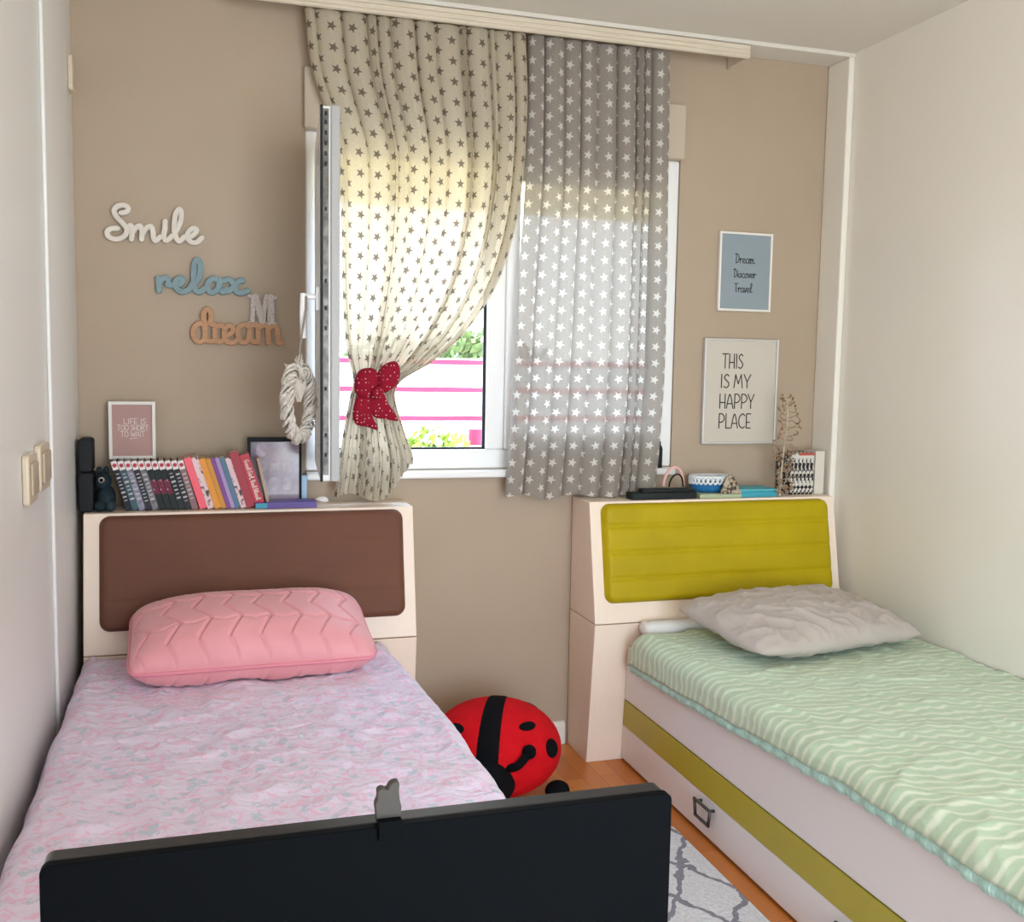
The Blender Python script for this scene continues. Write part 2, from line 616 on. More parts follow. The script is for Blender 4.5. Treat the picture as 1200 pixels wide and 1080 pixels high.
M['pinkpipe'] = mat('pink_piping', '#e08c9b', .5, .3, bump=.1, bs=200)
M['greycotton'] = mat('grey_cotton', '#b9aea6', .8, .2, '#b2a79f', 7, bump=.25, bs=26, sheen=.2)
M['white'] = mat('white_cotton', '#e6e3e1', .8, .2, bump=.1, bs=60)
M['black'] = mat('black_plastic', '#05070a', .6, .05, bump=.02, bs=300)
M['blackshell'] = mat('black_shell_plastic', '#17171a', .32, .5, bump=.02, bs=200)
M['blackmatte'] = mat('black_matte', '#14171b', .6, .3, bump=.05, bs=120)
M['metal'] = mat('handle_dark_metal', '#55534f', .35, .5, metal=.8, bump=.02, bs=60)
M['red'] = mat('red_plush', '#d0101c', .85, .15, '#c40c18', 20, bump=.25, bs=220, sheen=.0)
M['plushblack'] = mat('black_plush', '#0c0d10', .9, .12, bump=.3, bs=220)
M['smile'] = mat('white_painted_wood', '#dcd5ca', .6, .3, '#d3cbbf', 30, bump=.08, bs=120)
M['relax'] = mat('blue_painted_wood', '#82989d', .6, .3, '#7a9095', 30, bump=.08, bs=120)
M['dream'] = mat('natural_pale_wood', '#bd9270', .6, .3, '#b08563', 5, stretch=(2, 2, 30), bump=.08, bs=60)
M['glitter'] = mat('silver_glitter', '#efe6e0', .35, .6, '#8d7b74', 420, det=1, metal=.1, bump=.5, bs=420)
M['frame'] = mat('white_frame', '#e3dfd8', .4, .4, bump=.02, bs=60)
M['framealu'] = mat('pale_aluminium_frame', '#c9c7c3', .35, .5, metal=.25, bump=.02, bs=60)
M['bluecard'] = mat('grey_blue_print', '#8c989f', .5, .3, '#89959c', 3)
M['cream'] = mat('cream_print', '#c6beb1', .45, .4, '#c3bbae', 3)
M['mauve'] = mat('dusty_pink_print', '#b18d87', .5, .3, '#ac8882', 3)
M['ink'] = mat('dark_ink', '#33302e', .7, .2, bump=.02, bs=60)
M['chalk'] = mat('white_ink', '#e3d6d0', .7, .2, bump=.02, bs=60)
M['paper'] = mat('book_pages', '#d9ccb8', .85, .15, '#c6b8a2', 3, stretch=(60, 1, 1), bump=.1, bs=200)
M['switch'] = mat('ivory_switch_plastic', '#d3c5ad', .28, .5, bump=.01, bs=60)
M['switchdark'] = mat('ivory_switch_rocker', '#c0b198', .28, .5, bump=.01, bs=60)
M['wicker'] = mat('white_wicker', '#d8d2c9', .7, .2, '#b7afa4', 60, bump=.2, bs=120)
M['string'] = mat('grey_ribbon', '#8d857d', .8, .2, bump=.1, bs=120)
M['dried'] = mat('dried_stem', '#a48a70', .85, .15, '#8a6f57', 40, bump=.2, bs=150)
M['driedlight'] = mat('dried_pale_stem', '#cdbda5', .85, .15, '#b8a68d', 40, bump=.2, bs=150)
M['teal'] = mat('teal_cardboard', '#3f9db0', .5, .3, '#3b97aa', 6, bump=.03, bs=60)
M['sage'] = mat('pale_sage_card', '#aab495', .6, .3, '#a3ad8e', 6, bump=.03, bs=60)
M['blue'] = mat('blue_weave', '#1f6c9f', .6, .3, '#1a6093', 40, bump=.3, bs=160)
M['whiteweave'] = mat('white_lattice', '#dfe3e6', .6, .3, bump=.2, bs=160)
M['blackfab'] = mat('black_green_fabric', '#232a2b', .7, .25, '#1d2324', 12, bump=.1, bs=160)
M['pinkband'] = mat('pale_pink_fabric', '#e5b3ae', .7, .2, bump=.1, bs=160)
M['plush'] = mat('dark_teal_plush', '#1c272d', .9, .15, '#2f4047', 22, bump=.4, bs=120)
M['purple'] = mat('purple_cover', '#5a3f94', .4, .4, '#523889', 12)
M['lightblue'] = mat('pale_blue_cover', '#a9cbe8', .4, .4, '#a2c4e2', 12)
M['rabbit'] = mat('taupe_rubber', '#443f3a', .55, .3, bump=.05, bs=120)
M['oak'] = mat('desk_white_laminate', '#cfc7bb', .5, .3, '#c8c0b4', 6)
M['ground'] = mat('outdoor_paving', '#c9c6bf', .9, .2, '#b7b3ac', 3)
M['facade'] = mat('white_facade', '#f4f3f1', .8, .2, '#efeeec', 3)
M['redband'] = mat('red_band', '#dd2740', .6, .3, '#d6203a', 3)
M['leaf'] = mat('yellow_green_leaves', '#8d9a35', .8, .2, '#5f7a28', 14, bump=.1, bs=60)
M['leafdark'] = mat('olive_leaves', '#4f5f32', .8, .2, '#6d7244', 10, bump=.1, bs=60)
M['bark'] = mat('bark', '#5d4a3c', .9, .1, bump=.3, bs=40)
M['curtain'] = curtain_mat('cream_star_cotton', '#ecdfc6', '#8f8272', trans=.5, see=.03, starsee=.3, dens=.62)
M['curtain_grey'] = curtain_mat('grey_star_linen', '#b3aaa0', '#f2ede4', px=.051, pz=.064, rad=.0185, trans=.42, see=.05, starsee=.8, dens=.58)


def floor_mat():
    m = mat('oak_parquet', '#b06a2c', .32, .45)
    t = m.node_tree
    p = t.nodes['Principled BSDF']
    co = N(t, 'ShaderNodeTexCoord')
    mp = N(t, 'ShaderNodeMapping')
    mp.inputs['Rotation'].default_value = (0, 0, R(90))
    t.links.new(co.outputs['Object'], mp.inputs[0])
    br = N(t, 'ShaderNodeTexBrick')
    br.inputs['Scale'].default_value = 1
    br.inputs['Brick Width'].default_value = .42
    br.inputs['Row Height'].default_value = .07
    br.inputs['Mortar Size'].default_value = .0008
    br.inputs['Color1'].default_value = lin('#db8c42')
    br.inputs['Color2'].default_value = lin('#c0712f')
    br.inputs['Mortar'].default_value = lin('#6b3a14')
    t.links.new(mp.outputs[0], br.inputs['Vector'])
    n = N(t, 'ShaderNodeTexNoise')
    m2 = N(t, 'ShaderNodeMapping'); m2.inputs['Scale'].default_value = (60, 4, 1)
    t.links.new(co.outputs['Object'], m2.inputs[0]); t.links.new(m2.outputs[0], n.inputs['Vector'])
    n.inputs['Scale'].default_value = 1; n.inputs['Detail'].default_value = 4
    c = mixc(t, math_(t, 'MULTIPLY', n.outputs[0], .35), br.outputs[0], lin('#a9612a'))
    t.links.new(c, p.inputs['Base Color'])
    return m


def rug_mat():
    m = mat('white_rug_pile', '#d9d7d8', .95, .1)
    t = m.node_tree
    p = t.nodes['Principled BSDF']
    co = N(t, 'ShaderNodeTexCoord')
    n = N(t, 'ShaderNodeTexNoise'); n.inputs['Scale'].default_value = 14; n.inputs['Detail'].default_value = 5
    t.links.new(co.outputs['Object'], n.inputs['Vector'])
    s = N(t, 'ShaderNodeSeparateXYZ'); t.links.new(co.outputs['Object'], s.inputs[0])
    wob = math_(t, 'MULTIPLY', math_(t, 'SUBTRACT', n.outputs[0], .5), .10)
    lines = None
    for a, b_, per in ((1.0, .62, .21), (1.0, -.62, .21)):
        q = math_(t, 'ADD', math_(t, 'ADD', math_(t, 'MULTIPLY', s.outputs[0], a), math_(t, 'MULTIPLY', s.outputs[1], b_)), wob)
        f = math_(t, 'ABSOLUTE', math_(t, 'SUBTRACT', math_(t, 'FRACT', math_(t, 'DIVIDE', q, per)), .5))
        l = math_(t, 'LESS_THAN', f, .045)
        lines = l if lines is None else math_(t, 'MAXIMUM', lines, l)
    n2 = N(t, 'ShaderNodeTexNoise'); n2.inputs['Scale'].default_value = 90; n2.inputs['Detail'].default_value = 6
    t.links.new(co.outputs['Object'], n2.inputs['Vector'])
    basec = mixc(t, n2.outputs[0], lin('#c2c0c4'), lin('#efedec'))
    c = mixc(t, lines, basec, lin('#8c8a92'))
    t.links.new(c, p.inputs['Base Color'])
    bn = N(t, 'ShaderNodeBump'); bn.inputs['Strength'].default_value = .8; bn.inputs['Distance'].default_value = .01
    t.links.new(n2.outputs[0], bn.inputs['Height']); t.links.new(bn.outputs[0], p.inputs['Normal'])
    return m


def sheet_mat():
    m = mat('pink_floral_cotton', '#e6cfe2', .75, .25, sheen=.25)
    t = m.node_tree
    p = t.nodes['Principled BSDF']
    co = N(t, 'ShaderNodeTexCoord')
    n = N(t, 'ShaderNodeTexNoise'); n.inputs['Scale'].default_value = 30; n.inputs['Detail'].default_value = 3
    n.inputs['Distortion'].default_value = 1.5
    t.links.new(co.outputs['Object'], n.inputs['Vector'])
    r = N(t, 'ShaderNodeValToRGB'); r.color_ramp.interpolation = 'LINEAR'
    r.color_ramp.elements[0].position = .52; r.color_ramp.elements[0].color = (0, 0, 0, 1)
    r.color_ramp.elements[1].position = .60; r.color_ramp.elements[1].color = (1, 1, 1, 1)
    t.links.new(n.outputs[0], r.inputs[0])
    v = N(t, 'ShaderNodeTexVoronoi'); v.inputs['Scale'].default_value = 24
    t.links.new(co.outputs['Object'], v.inputs['Vector'])
    blue = math_(t, 'LESS_THAN', v.outputs['Distance'], .30)
    n3 = N(t, 'ShaderNodeTexNoise'); n3.inputs['Scale'].default_value = 60
    t.links.new(co.outputs['Object'], n3.inputs['Vector'])
    blue = math_(t, 'MULTIPLY', blue, math_(t, 'GREATER_THAN', n3.outputs[0], .46))
    c = mixc(t, math_(t, 'MULTIPLY', r.outputs[0], .65), lin('#e4d7ec'), lin('#e9b2cf'))
    c = mixc(t, math_(t, 'MULTIPLY', blue, .6), c, lin('#a9c3d0'))
    t.links.new(c, p.inputs['Base Color'])
    nb = N(t, 'ShaderNodeTexNoise'); nb.inputs['Scale'].default_value = 16; nb.inputs['Detail'].default_value = 5
    nb.inputs['Distortion'].default_value = .8
    mp = N(t, 'ShaderNodeMapping'); mp.inputs['Scale'].default_value = (.6, 1.6, 1); mp.inputs['Rotation'].default_value = (0, 0, R(25))
    t.links.new(co.outputs['Object'], mp.inputs[0]); t.links.new(mp.outputs[0], nb.inputs['Vector'])
    bn = N(t, 'ShaderNodeBump'); bn.inputs['Strength'].default_value = .85; bn.inputs['Distance'].default_value = .02
    t.links.new(nb.outputs[0], bn.inputs['Height']); t.links.new(bn.outputs[0], p.inputs['Normal'])
    return m


def duvet_mat():
    m = mat('mint_wavy_stripe_cotton', '#b9cda9', .75, .25, sheen=.2)
    t = m.node_tree
    p = t.nodes['Principled BSDF']
    uv = N(t, 'ShaderNodeUVMap')
    s = N(t, 'ShaderNodeSeparateXYZ'); t.links.new(uv.outputs[0], s.inputs[0])
    n = N(t, 'ShaderNodeTexNoise'); n.inputs['Scale'].default_value = 9; n.inputs['Detail'].default_value = 2
    t.links.new(uv.outputs[0], n.inputs['Vector'])
    n1 = N(t, 'ShaderNodeTexNoise'); n1.inputs['Scale'].default_value = 3; n1.inputs['Detail'].default_value = 1
    t.links.new(uv.outputs[0], n1.inputs['Vector'])
    q = math_(t, 'ADD', s.outputs[1], math_(t, 'MULTIPLY', s.outputs[0], .14))
    zig = math_(t, 'SINE', math_(t, 'MULTIPLY', s.outputs[0], 2 * math.pi / .09))
    q = math_(t, 'ADD', q, math_(t, 'MULTIPLY', zig, .005))
    q = math_(t, 'ADD', q, math_(t, 'MULTIPLY', n.outputs[0], .045))
    q = math_(t, 'ADD', q, math_(t, 'MULTIPLY', n1.outputs[0], .08))
    w_ = math_(t, 'SINE', math_(t, 'MULTIPLY', q, 2 * math.pi / .037))
    mr_ = N(t, 'ShaderNodeMapRange'); mr_.inputs['From Min'].default_value = .0; mr_.inputs['From Max'].default_value = .9
    t.links.new(w_, mr_.inputs['Value'])
    c = mixc(t, mr_.outputs[0], lin('#b6ccae'), lin('#d6e0c8'))
    t.links.new(c, p.inputs['Base Color'])
    nb = N(t, 'ShaderNodeTexNoise'); nb.inputs['Scale'].default_value = 14; nb.inputs['Detail'].default_value = 5
    nb.inputs['Distortion'].default_value = .6
    t.links.new(uv.outputs[0], nb.inputs['Vector'])
    bn = N(t, 'ShaderNodeBump'); bn.inputs['Strength'].default_value = .35; bn.inputs['Distance'].default_value = .02
    t.links.new(nb.outputs[0], bn.inputs['Height']); t.links.new(bn.outputs[0], p.inputs['Normal'])
    return m


def dots_mat(name, base, dot, sc, r_):
    m = mat(name, base, .8, .2, bump=.1, bs=150)
    t = m.node_tree
    p = t.nodes['Principled BSDF']
    co = N(t, 'ShaderNodeTexCoord')
    v = N(t, 'ShaderNodeTexVoronoi'); v.inputs['Scale'].default_value = sc; v.inputs['Randomness'].default_value = .35
    mp = N(t, 'ShaderNodeMapping'); mp.inputs['Scale'].default_value = (1, 0, 1)
    t.links.new(co.outputs['Object'], mp.inputs[0]); t.links.new(mp.outputs[0], v.inputs['Vector'])
    f = math_(t, 'LESS_THAN', v.outputs['Distance'], r_)
    t.links.new(mixc(t, f, lin(base), lin(dot)), p.inputs['Base Color'])
    return m


M['floor'] = floor_mat(); M['rug'] = rug_mat(); M['sheet'] = sheet_mat(); M['duvet'] = duvet_mat()
M['hem'] = mat('teal_mint_hem', '#bfe3d6', .8, .2, '#aed4c6', 30, bump=.5, bs=60, stretch=(1, 3, .4))
M['bow'] = dots_mat('raspberry_dotted_felt', '#8f1029', '#e8c9cc', 80, .16)
M['photo'] = mat('faded_pink_photo_collage', '#b3a0a9', .12, .5, '#85798a', 9, det=3, lo=.4, hi=.62)
M['cat'] = mat('brown_patterned_cloth', '#4e453c', .8, .2, '#b3a48f', 70, det=2, lo=.45, hi=.55, bump=.2, bs=150)
M['bw'] = mat('black_white_cover_art', '#1d1b1c', .5, .3, '#d7d1c8', 55, det=2, lo=.48, hi=.54)
M['bw2'] = mat('pale_floral_cover_art', '#e3c3c5', .5, .3, '#4a3d3d', 45, det=2, lo=.52, hi=.6)

# ------------------------------------------------------------------ room shell
XL, XP, XR, YB, YF, ZC = -.403, -.392, 2.50, 3.707, -1.35, 2.762
b = new(); box(b, (-.7, YF - .1, -.12), (2.8, YB + .25, 0)); struct('floor', b, M['floor'])
b = new(); box(b, (-.7, YF - .1, ZC), (2.8, YB + .25, ZC + .15)); struct('ceiling', b, M['ceiling'])
WX0, WX1, WZ0, WZ1 = .364, 1.822, 1.11, 2.53
b = new()
box(b, (XL - .2, YB, 0), (WX0, YB + .25, ZC)); box(b, (WX1, YB, 0), (XR + .2, YB + .25, ZC))
box(b, (WX0, YB, 0), (WX1, YB + .25, WZ0)); box(b, (WX0, YB, WZ1), (WX1, YB + .25, ZC))
struct('wall_back', b, M['wall_back'])
b = new(); box(b, (XL - .2, YF, 0), (XL, YB, ZC)); struct('wall_left', b, M['wall_left'])
b = new(); box(b, (XL, 3.06, 0), (XP, YB, ZC)); struct('trim_1', b, M['wall_left'], bevel=.0108, seg=6, smooth=True)
b = new(); box(b, (XR, YF, 0), (XR + .2, YB, ZC)); struct('wall_right', b, M['wall_side'])
b = new(); box(b, (2.472, 3.56, 0), (XR, YB, 2.747)); struct('trim_2', b, M['wall_side'], bevel=.008, seg=3)
b = new(); box(b, (XP, 3.56, 2.745), (XR, YB, ZC)); struct('trim_3', b, M['ceiling'], bevel=.004)
b = new(); 
box(b, (XL - .2, YF - .12, 0), (.2, YF, ZC)); box(b, (2.1, YF - .12, 0), (XR + .2, YF, ZC)); box(b, (.2, YF - .12, 2.25), (2.1, YF, ZC)); struct('wall_rear', b, M['wall_side'])
b = new(); prism_x(b, [(YB, 0), (YB - .018, 0), (YB - .018, .075), (YB - .010, .088), (YB, .092)], .74, 1.385); struct('baseboard_back', b, M['trim'], bevel=.002)

added_door = thing('added_door_1', None, None, (1.15, YF, 0), kind='structure')  # unseen glazed door, added to let in soft fill daylight from behind
b = new()
for lo, hi in (((.2, YF - .09, .0), (.26, YF - .03, 2.25)), ((2.04, YF - .09, 0), (2.1, YF - .03, 2.25)), ((.26, YF - .09, 2.19), (2.04, YF - .03, 2.25)), ((.26, YF - .09, 0), (2.04, YF - .03, .10)), ((1.12, YF - .09, .10), (1.18, YF - .03, 2.19))):
    box(b, lo, hi)
obj('door_frame', b, M['pvc'], added_door, bevel=.004)
b = new(); box(b, (.26, YF - .063, .10), (1.12, YF - .057, 2.19)); obj('glass_pane', b, M['glass'], added_door)
b = new(); box(b, (1.18, YF - .063, .10), (2.04, YF - .057, 2.19)); obj('glass_pane', b, M['glass'], added_door)

# ------------------------------------------------------------------ window
win = thing('window_1', None, None, (1.1, YB, WZ0), kind='structure')
del_keys = [k for k in ('label', 'category') if k in win]
b = new()
y0, y1 = 3.715, 3.785
box(b, (WX0, y0, WZ0), (WX0 + .055, y1, 2.32)); box(b, (WX1 - .055, y0, WZ0), (WX1, y1, 2.32))
box(b, (WX0 + .055, y0, WZ0), (WX1 - .055, y1, WZ0 + .075)); box(b, (WX0 + .055, y0, 2.25), (WX1 - .055, y1, 2.32))
box(b, (1.045, y0, WZ0 + .075), (1.115, y1, 2.25))
obj('window_frame', b, M['pvc'], win, bevel=.006)
b = new()
box(b, (WX0 + .055, y0 + .02, WZ0 + .075), (1.045, y0 + .03, WZ0 + .083)); box(b, (1.034, y0 + .02, WZ0 + .083), (1.045, y0 + .03, 2.25))
obj('frame_gasket', b, M['rubber'], win)
b = new(); box(b, (WX0 - .0, 3.66, WZ0 - .028), (WX1, 3.83, WZ0 - .001)); obj('window_sill', b, M['pvc'], win, bevel=.006)
b = new(); box(b, (WX0 - .005, 3.672, 2.32), (WX1 + .002, 3.84, 2.528)); obj('shutter_box', b, M['shutterbox'], win, bevel=.006)
b = BM(keep=True)
P = []
for k in range(6):
    z = 2.10 + k * .042
    for dz, dy in ((0, 0), (.002, .004), (.012, .001), (.020, 0), (.030, .001), (.040, .004), (.0405, 0)):
        P.append([Vector((WX0 + .01, 3.872 + dy, z + dz)), Vector((WX1 - .01, 3.872 + dy, z + dz))])
grid(b, P)
obj('roller_shutter', b, M['shutter'], win)
# right-hand fixed sash
b = new()
x0, x1 = 1.115, WX1 - .055
z0, z1 = WZ0 + .075, 2.25
ys0, ys1 = 3.700, 3.755
for lo, hi in (((x0, ys0, z0), (x0 + .05, ys1, z1)), ((x1 - .05, ys0, z0), (x1, ys1, z1)), ((x0 + .05, ys0, z0), (x1 - .05, ys1, z0 + .055)), ((x0 + .05, ys0, z1 - .055), (x1 - .05, ys1, z1))):
    box(b, lo, hi)
fs = obj('closed_sash', b, M['pvc'], win, bevel=.006)
b = new(); box(b, (x0 + .048, 3.735, z0 + .05), (x1 - .048, 3.742, z1 - .05)); obj('glass_pane', b, M['glass'], fs)
# left-hand sash, swung open into the room
hx, hy = .424, 3.690
ang = math.atan2(-.60, -.048)
ML = Matrix.Translation((hx, hy, 0)) @ Matrix.Rotation(ang, 4, 'Z')
L_, sz0, sz1 = .615, 1.145, 2.255
# local x runs from hinge to free edge, local y: + is toward the left wall? keep the thickness centred
b = new()
for lo, hi in (((0, -.029, sz0), (.07, .029, sz1)), ((L_ - .07, -.029, sz0), (L_, .029, sz1)), ((.07, -.029, sz0), (L_ - .07, .029, sz0 + .07)), ((.07, -.029, sz1 - .07), (L_ - .07, .029, sz1))):
    box(b, lo, hi, M=ML)
osash = obj('open_sash', b, M['pvc'], win, bevel=.006)
b = new(); box(b, (.068, -.004, sz0 + .068), (L_ - .068, .004, sz1 - .068), M=ML); obj('glass_pane', b, M['glass'], osash)
sg = -1  # side of the sash that faces the left wall
b = new(); box(b, (L_ - .001, sg * .029, sz0 + .0), (L_ + .006, sg * .021, sz1), M=ML); obj('sash_gasket', b, M['rubber'], osash)
b = new(); box(b, (L_ - .001, sg * .020, sz0 + .02), (L_ + .003, sg * .004, sz1 - .01), M=ML)
obj('lock_strip', b, M['steel'], osash)
b = new()
for z in (1.22, 1.28, 1.42, 1.60, 1.66, 1.74, 1.95, 2.08, 2.11, 2.14, 2.17, 2.20, 2.225):
    box(b, (L_ + .002, sg * .016, z), (L_ + .005, sg * .009, z + .012), M=ML)
obj('lock_slot', b, M['rubber'], osash)
b = new(); box(b, (L_ - .001, .002, sz0), (L_ + .010, .029, sz1), M=ML); obj('sash_lip', b, M['pvcgrey'], osash, bevel=.004)
b = new()
box(b, (L_ - .05, sg * .041, 1.66), (L_ - .018, sg * .028, 1.73), M=ML)
tube(b, [ML @ Vector((L_ - .034, sg * q, 1.70)) for q in (.035, .055, .082)], .008, 10)
tube(b, [ML @ Vector(q) for q in ((L_ - .034, sg * .078, 1.71), (L_ - .034, sg * .08, 1.65), (L_ - .034, sg * .078, 1.575))], .009, 10)
obj('window_handle', b, M['pvc'], osash, bevel=.002)

# ------------------------------------------------------------------ curtain board and curtains
cb = thing('curtain_cornice', 'long cream grooved wooden curtain board under the ceiling above the window', 'curtain rail', (1.1, 3.56, 2.69))
b = new()
prism_x(b, [(3.553, 2.687), (3.545, 2.690), (3.545, 2.700), (3.548, 2.702), (3.545, 2.704), (3.545, 2.717), (3.548, 2.719), (3.545, 2.721), (3.545, 2.734), (3.548, 2.737), (3.553, 2.737)], .12, 2.02)
obj('front_board', b, M['board'], cb)
b = new(); box(b, (2.008, 3.553, 2.688), (2.02, 3.70, 2.737)); obj('end_board', b, M['board'], cb)
b = new(); box(b, (.14, 3.585, 2.722), (2.006, 3.640, 2.744)); obj('curtain_track', b, M['pvc'], cb)


def edge_fn(pts, y):
    P = [at(px, py, y) for px, py in pts]
    P.sort(key=lambda p: -p.z)
    zs = np.array([p.z for p in P])[::-1]; xs = np.array([p.x for p in P])[::-1]
    def f(z):
        i = np.clip(np.searchsorted(zs, z), 1, len(zs) - 1)
        # monotone smooth interpolation
        z0_, z1_ = zs[i - 1], zs[i]
        t = min(1, max(0, (z - z0_) / (z1_ - z0_)))
        m = lambda k: 0 if k <= 0 or k >= len(zs) - 1 else (xs[k + 1] - xs[k - 1]) / (zs[k + 1] - zs[k - 1])
        m0 = m(i - 1) if i - 1 > 0 else (xs[i] - xs[i - 1]) / (z1_ - z0_)
        m1 = m(i) if i < len(zs) - 1 else (xs[i] - xs[i - 1]) / (z1_ - z0_)
        h = z1_ - z0_
        return ((2 * t**3 - 3 * t**2 + 1) * xs[i - 1] + (t**3 - 2 * t**2 + t) * h * m0 + (-2 * t**3 + 3 * t**2) * xs[i] + (t**3 - t**2) * h * m1)
    return f


def curtain(name, label, left, right, ztop, zbot, npl, width, amp, mt, yc, seed, ampz):
    fl, fr = edge_fn(left, yc), edge_fn(right, yc)
    ns, ntt = 260, 110
    P, UV = [], []
    rng = random.Random(seed)
    ph = np.cumsum([0] + [rng.choice((.45, .7, 1.0, 1.5, 1.9)) for _ in range(npl)])
    ph = ph / ph[-1]
    jit = [rng.uniform(.4, 1.25) for _ in range(npl + 1)]
    for j in range(ntt + 1):
        t = j / ntt
        row, uvr = [], []
        for i in range(ns + 1):
            s = i / ns
            z = ztop + (zbot(s) - ztop) * t
            a, c = fl(z), fr(z)
            k = int(np.clip(np.searchsorted(ph, s) - 1, 0, npl - 1))
            loc = (s - ph[k]) / (ph[k + 1] - ph[k])
            A = amp * ampz(z) * (jit[k] * (1 - loc) + jit[k + 1] * loc)
            drift = .35 * nz(s * 3 + seed, z * 1.2, 3.1)
            q_ = (loc + .10 * drift) % 1.0
            fold = abs(math.sin(math.pi * q_)) ** .75 * 2 - 1
            y = yc - A * fold + .006 * nz(s * 8 + seed, z * 3, 1.7)
            x = a + (c - a) * s - .16 * A * math.sin(4 * math.pi * loc)
            row.append(Vector((x, y, z)))
        P.append(row)
    lens = np.zeros(ns + 1)
    jr = int(.22 * ntt)
    us = np.concatenate([[0], np.cumsum([(P[jr][i + 1] - P[jr][i]).length for i in range(ns)])])
    for j in range(ntt + 1):
        if j: lens += np.array([(P[j][i] - P[j - 1][i]).length for i in range(ns + 1)])
        UV.append([(us[i], 3 - lens[i]) for i in range(ns + 1)])
    b = BM(keep=True)
    grid(b, P, UV)
    o = obj(name, b, mt, smooth=True)
    return tag(o, label, 'curtain')


Lc = [(357, 5), (366, 80), (384, 135), (396, 175), (400, 260), (402, 350), (407, 410), (415, 445), (410, 470), (401, 520), (392, 585)]
Rc = [(617, 42), (619, 130), (613, 220), (603, 275), (582, 335), (545, 390), (505, 425), (470, 446), (462, 462), (472, 500), (484, 537), (484, 585)]
def zb_l(s): return 1.025 + .015 * math.sin(s * 9) + .125 * max(0, (s - .62) / .38) ** 1.3
def amp_l(z):
    k = math.exp(-((z - 1.41) / .22) ** 2)
    return 1 + .5 * k
curtain('curtain', 'cream curtain with grey stars gathered to the left by a red bow', Lc, Rc, 2.70, zb_l, 13, 1.25, .022, M['curtain'], 3.612, 3, amp_l)
Lg = [(620, 42), (618, 200), (611, 300), (604, 420), (599, 500), (593, 585)]
Rg = [(787, 60), (786, 160), (784, 300), (781, 430), (775, 520), (768, 585)]
def zb_r(s): return 1.010 + .006 * math.sin(s * 17) + .012 * nz(s * 6, 1)
curtain('curtain', 'straight-hanging grey curtain with white stars on the right of the window', Lg, Rg, 2.70, zb_r, 9, .92, .022, M['curtain_grey'], 3.620, 11, lambda z: 1)

# bow that ties the cream curtain
bx = thing('curtain_bow', 'red dotted fabric bow tied round the cream curtain', 'bow', at(441, 462, 3.50))


def blob(b, pts, depth, yc, bulge=1.0, n=10):
    """padded cloth lobe: outline in px pairs, cushioned to depth"""
    P = [at(px, py, yc) for px, py in pts]
    P = crom(P, 5, closed=True)
    c = sum(P, Vector()) / len(P)
    rings = []
    for j in range(n + 1):
        a = math.pi * j / n - math.pi / 2
        k = max(.02, math.cos(a)) ** .6
        rings.append([V(b, c + (p - c) * k + Vector((0, math.sin(a) * depth * bulge, 0))) for p in P])
    m = len(P)
    for A, B in zip(rings, rings[1:]):
        for i in range(m): Fc(b, (A[i], A[(i + 1) % m], B[(i + 1) % m], B[i]))
    Fc(b, rings[0]); Fc(b, rings[-1][::-1])


b = new(); blob(b, [(437, 463), (430, 466), (419, 464), (415, 455), (416, 443), (421, 434), (430, 431), (440, 433), (444, 442), (443, 454)], .022, 3.535); obj('bow_loop', b, M['bow'], bx, smooth=True)
b = new(); blob(b, [(444, 458), (442, 444), (444, 433), (452, 426), (462, 423), (467, 427), (469, 437), (466, 449), (458, 457), (450, 460)], .022, 3.530); obj('bow_loop', b, M['bow'], bx, smooth=True)
b = new(); blob(b, [(420, 463), (432, 463), (437, 472), (436, 486), (443, 503), (430, 500), (417, 497), (413, 486), (415, 473)], .012, 3.540); obj('bow_tail', b, M['bow'], bx, smooth=True)
b = new(); blob(b, [(436, 462), (448, 459), (455, 472), (467, 492), (452, 491), (438, 488), (433, 476)], .012, 3.538); obj('bow_tail', b, M['bow'], bx, smooth=True)
b = new(); blob(b, [(436, 455), (446, 451), (449, 458), (446, 466), (438, 467), (434, 461)], .026, 3.522); obj('bow_knot', b, M['bow'], bx, smooth=True)

# ------------------------------------------------------------------ beds
PROF_LOW = [(3.70, 0), (3.487, 0), (3.430, .547), (3.70, .547)]
PROF_UP = [(3.70, .5505), (3.432, .5505), (3.520, 1.0), (3.70, 1.0)]


def channel_pad(b, x0, x1, seams, z0, z1, t, depth_seam, rc=.035):
    """padded panel lying on the leaning face of the headboard"""
    def face(z): return 3.432 + (z - .5505) / (1.0 - .5505) * .088
    nrm = Vector((0, -.98, .19)).normalized()
    nu, nv = 90, 60
    P = []
    for j in range(nv + 1):
        v = j / nv
        z = z0 + (z1 - z0) * v
        row = []
        for i in range(nu + 1):
            u = i / nu
            x = x0 + (x1 - x0) * u
            # distance to a rounded rectangle edge
            dx = min(x - x0, x1 - x); dz = min(z - z0, z1 - z)
            X, Z = x, z
            if dx < rc and dz < rc:
                qx, qz = rc - dx, rc - dz
                m = max(qx, qz); l = math.hypot(qx, qz)
                k = m / l if l > 1e-9 else 1
                X += (1 if x < (x0 + x1) / 2 else -1) * (qx - qx * k)
                Z += (1 if z < (z0 + z1) / 2 else -1) * (qz - qz * k)
                e = rc - m
            else:
                e = min(dx, dz)
            h = t * min(1, max(0, 1 - (1 - min(1, e / .025)) ** 2.2)) ** .5 if e > 0 else 0
            for s_ in seams:
                zs = z0 + (z1 - z0) * s_
                h -= depth_seam * math.exp(-((z - zs) / .0055) ** 2) * min(1, e / .03)
                h -= depth_seam * .5 * math.exp(-((z - zs) / .02) ** 2) * min(1, e / .03)
            h += .0012 * nz(x * 9, z * 14, 2)
            row.append(Vector((X, face(Z), Z)) + nrm * h)
        P.append(row)
    grid(b, P)


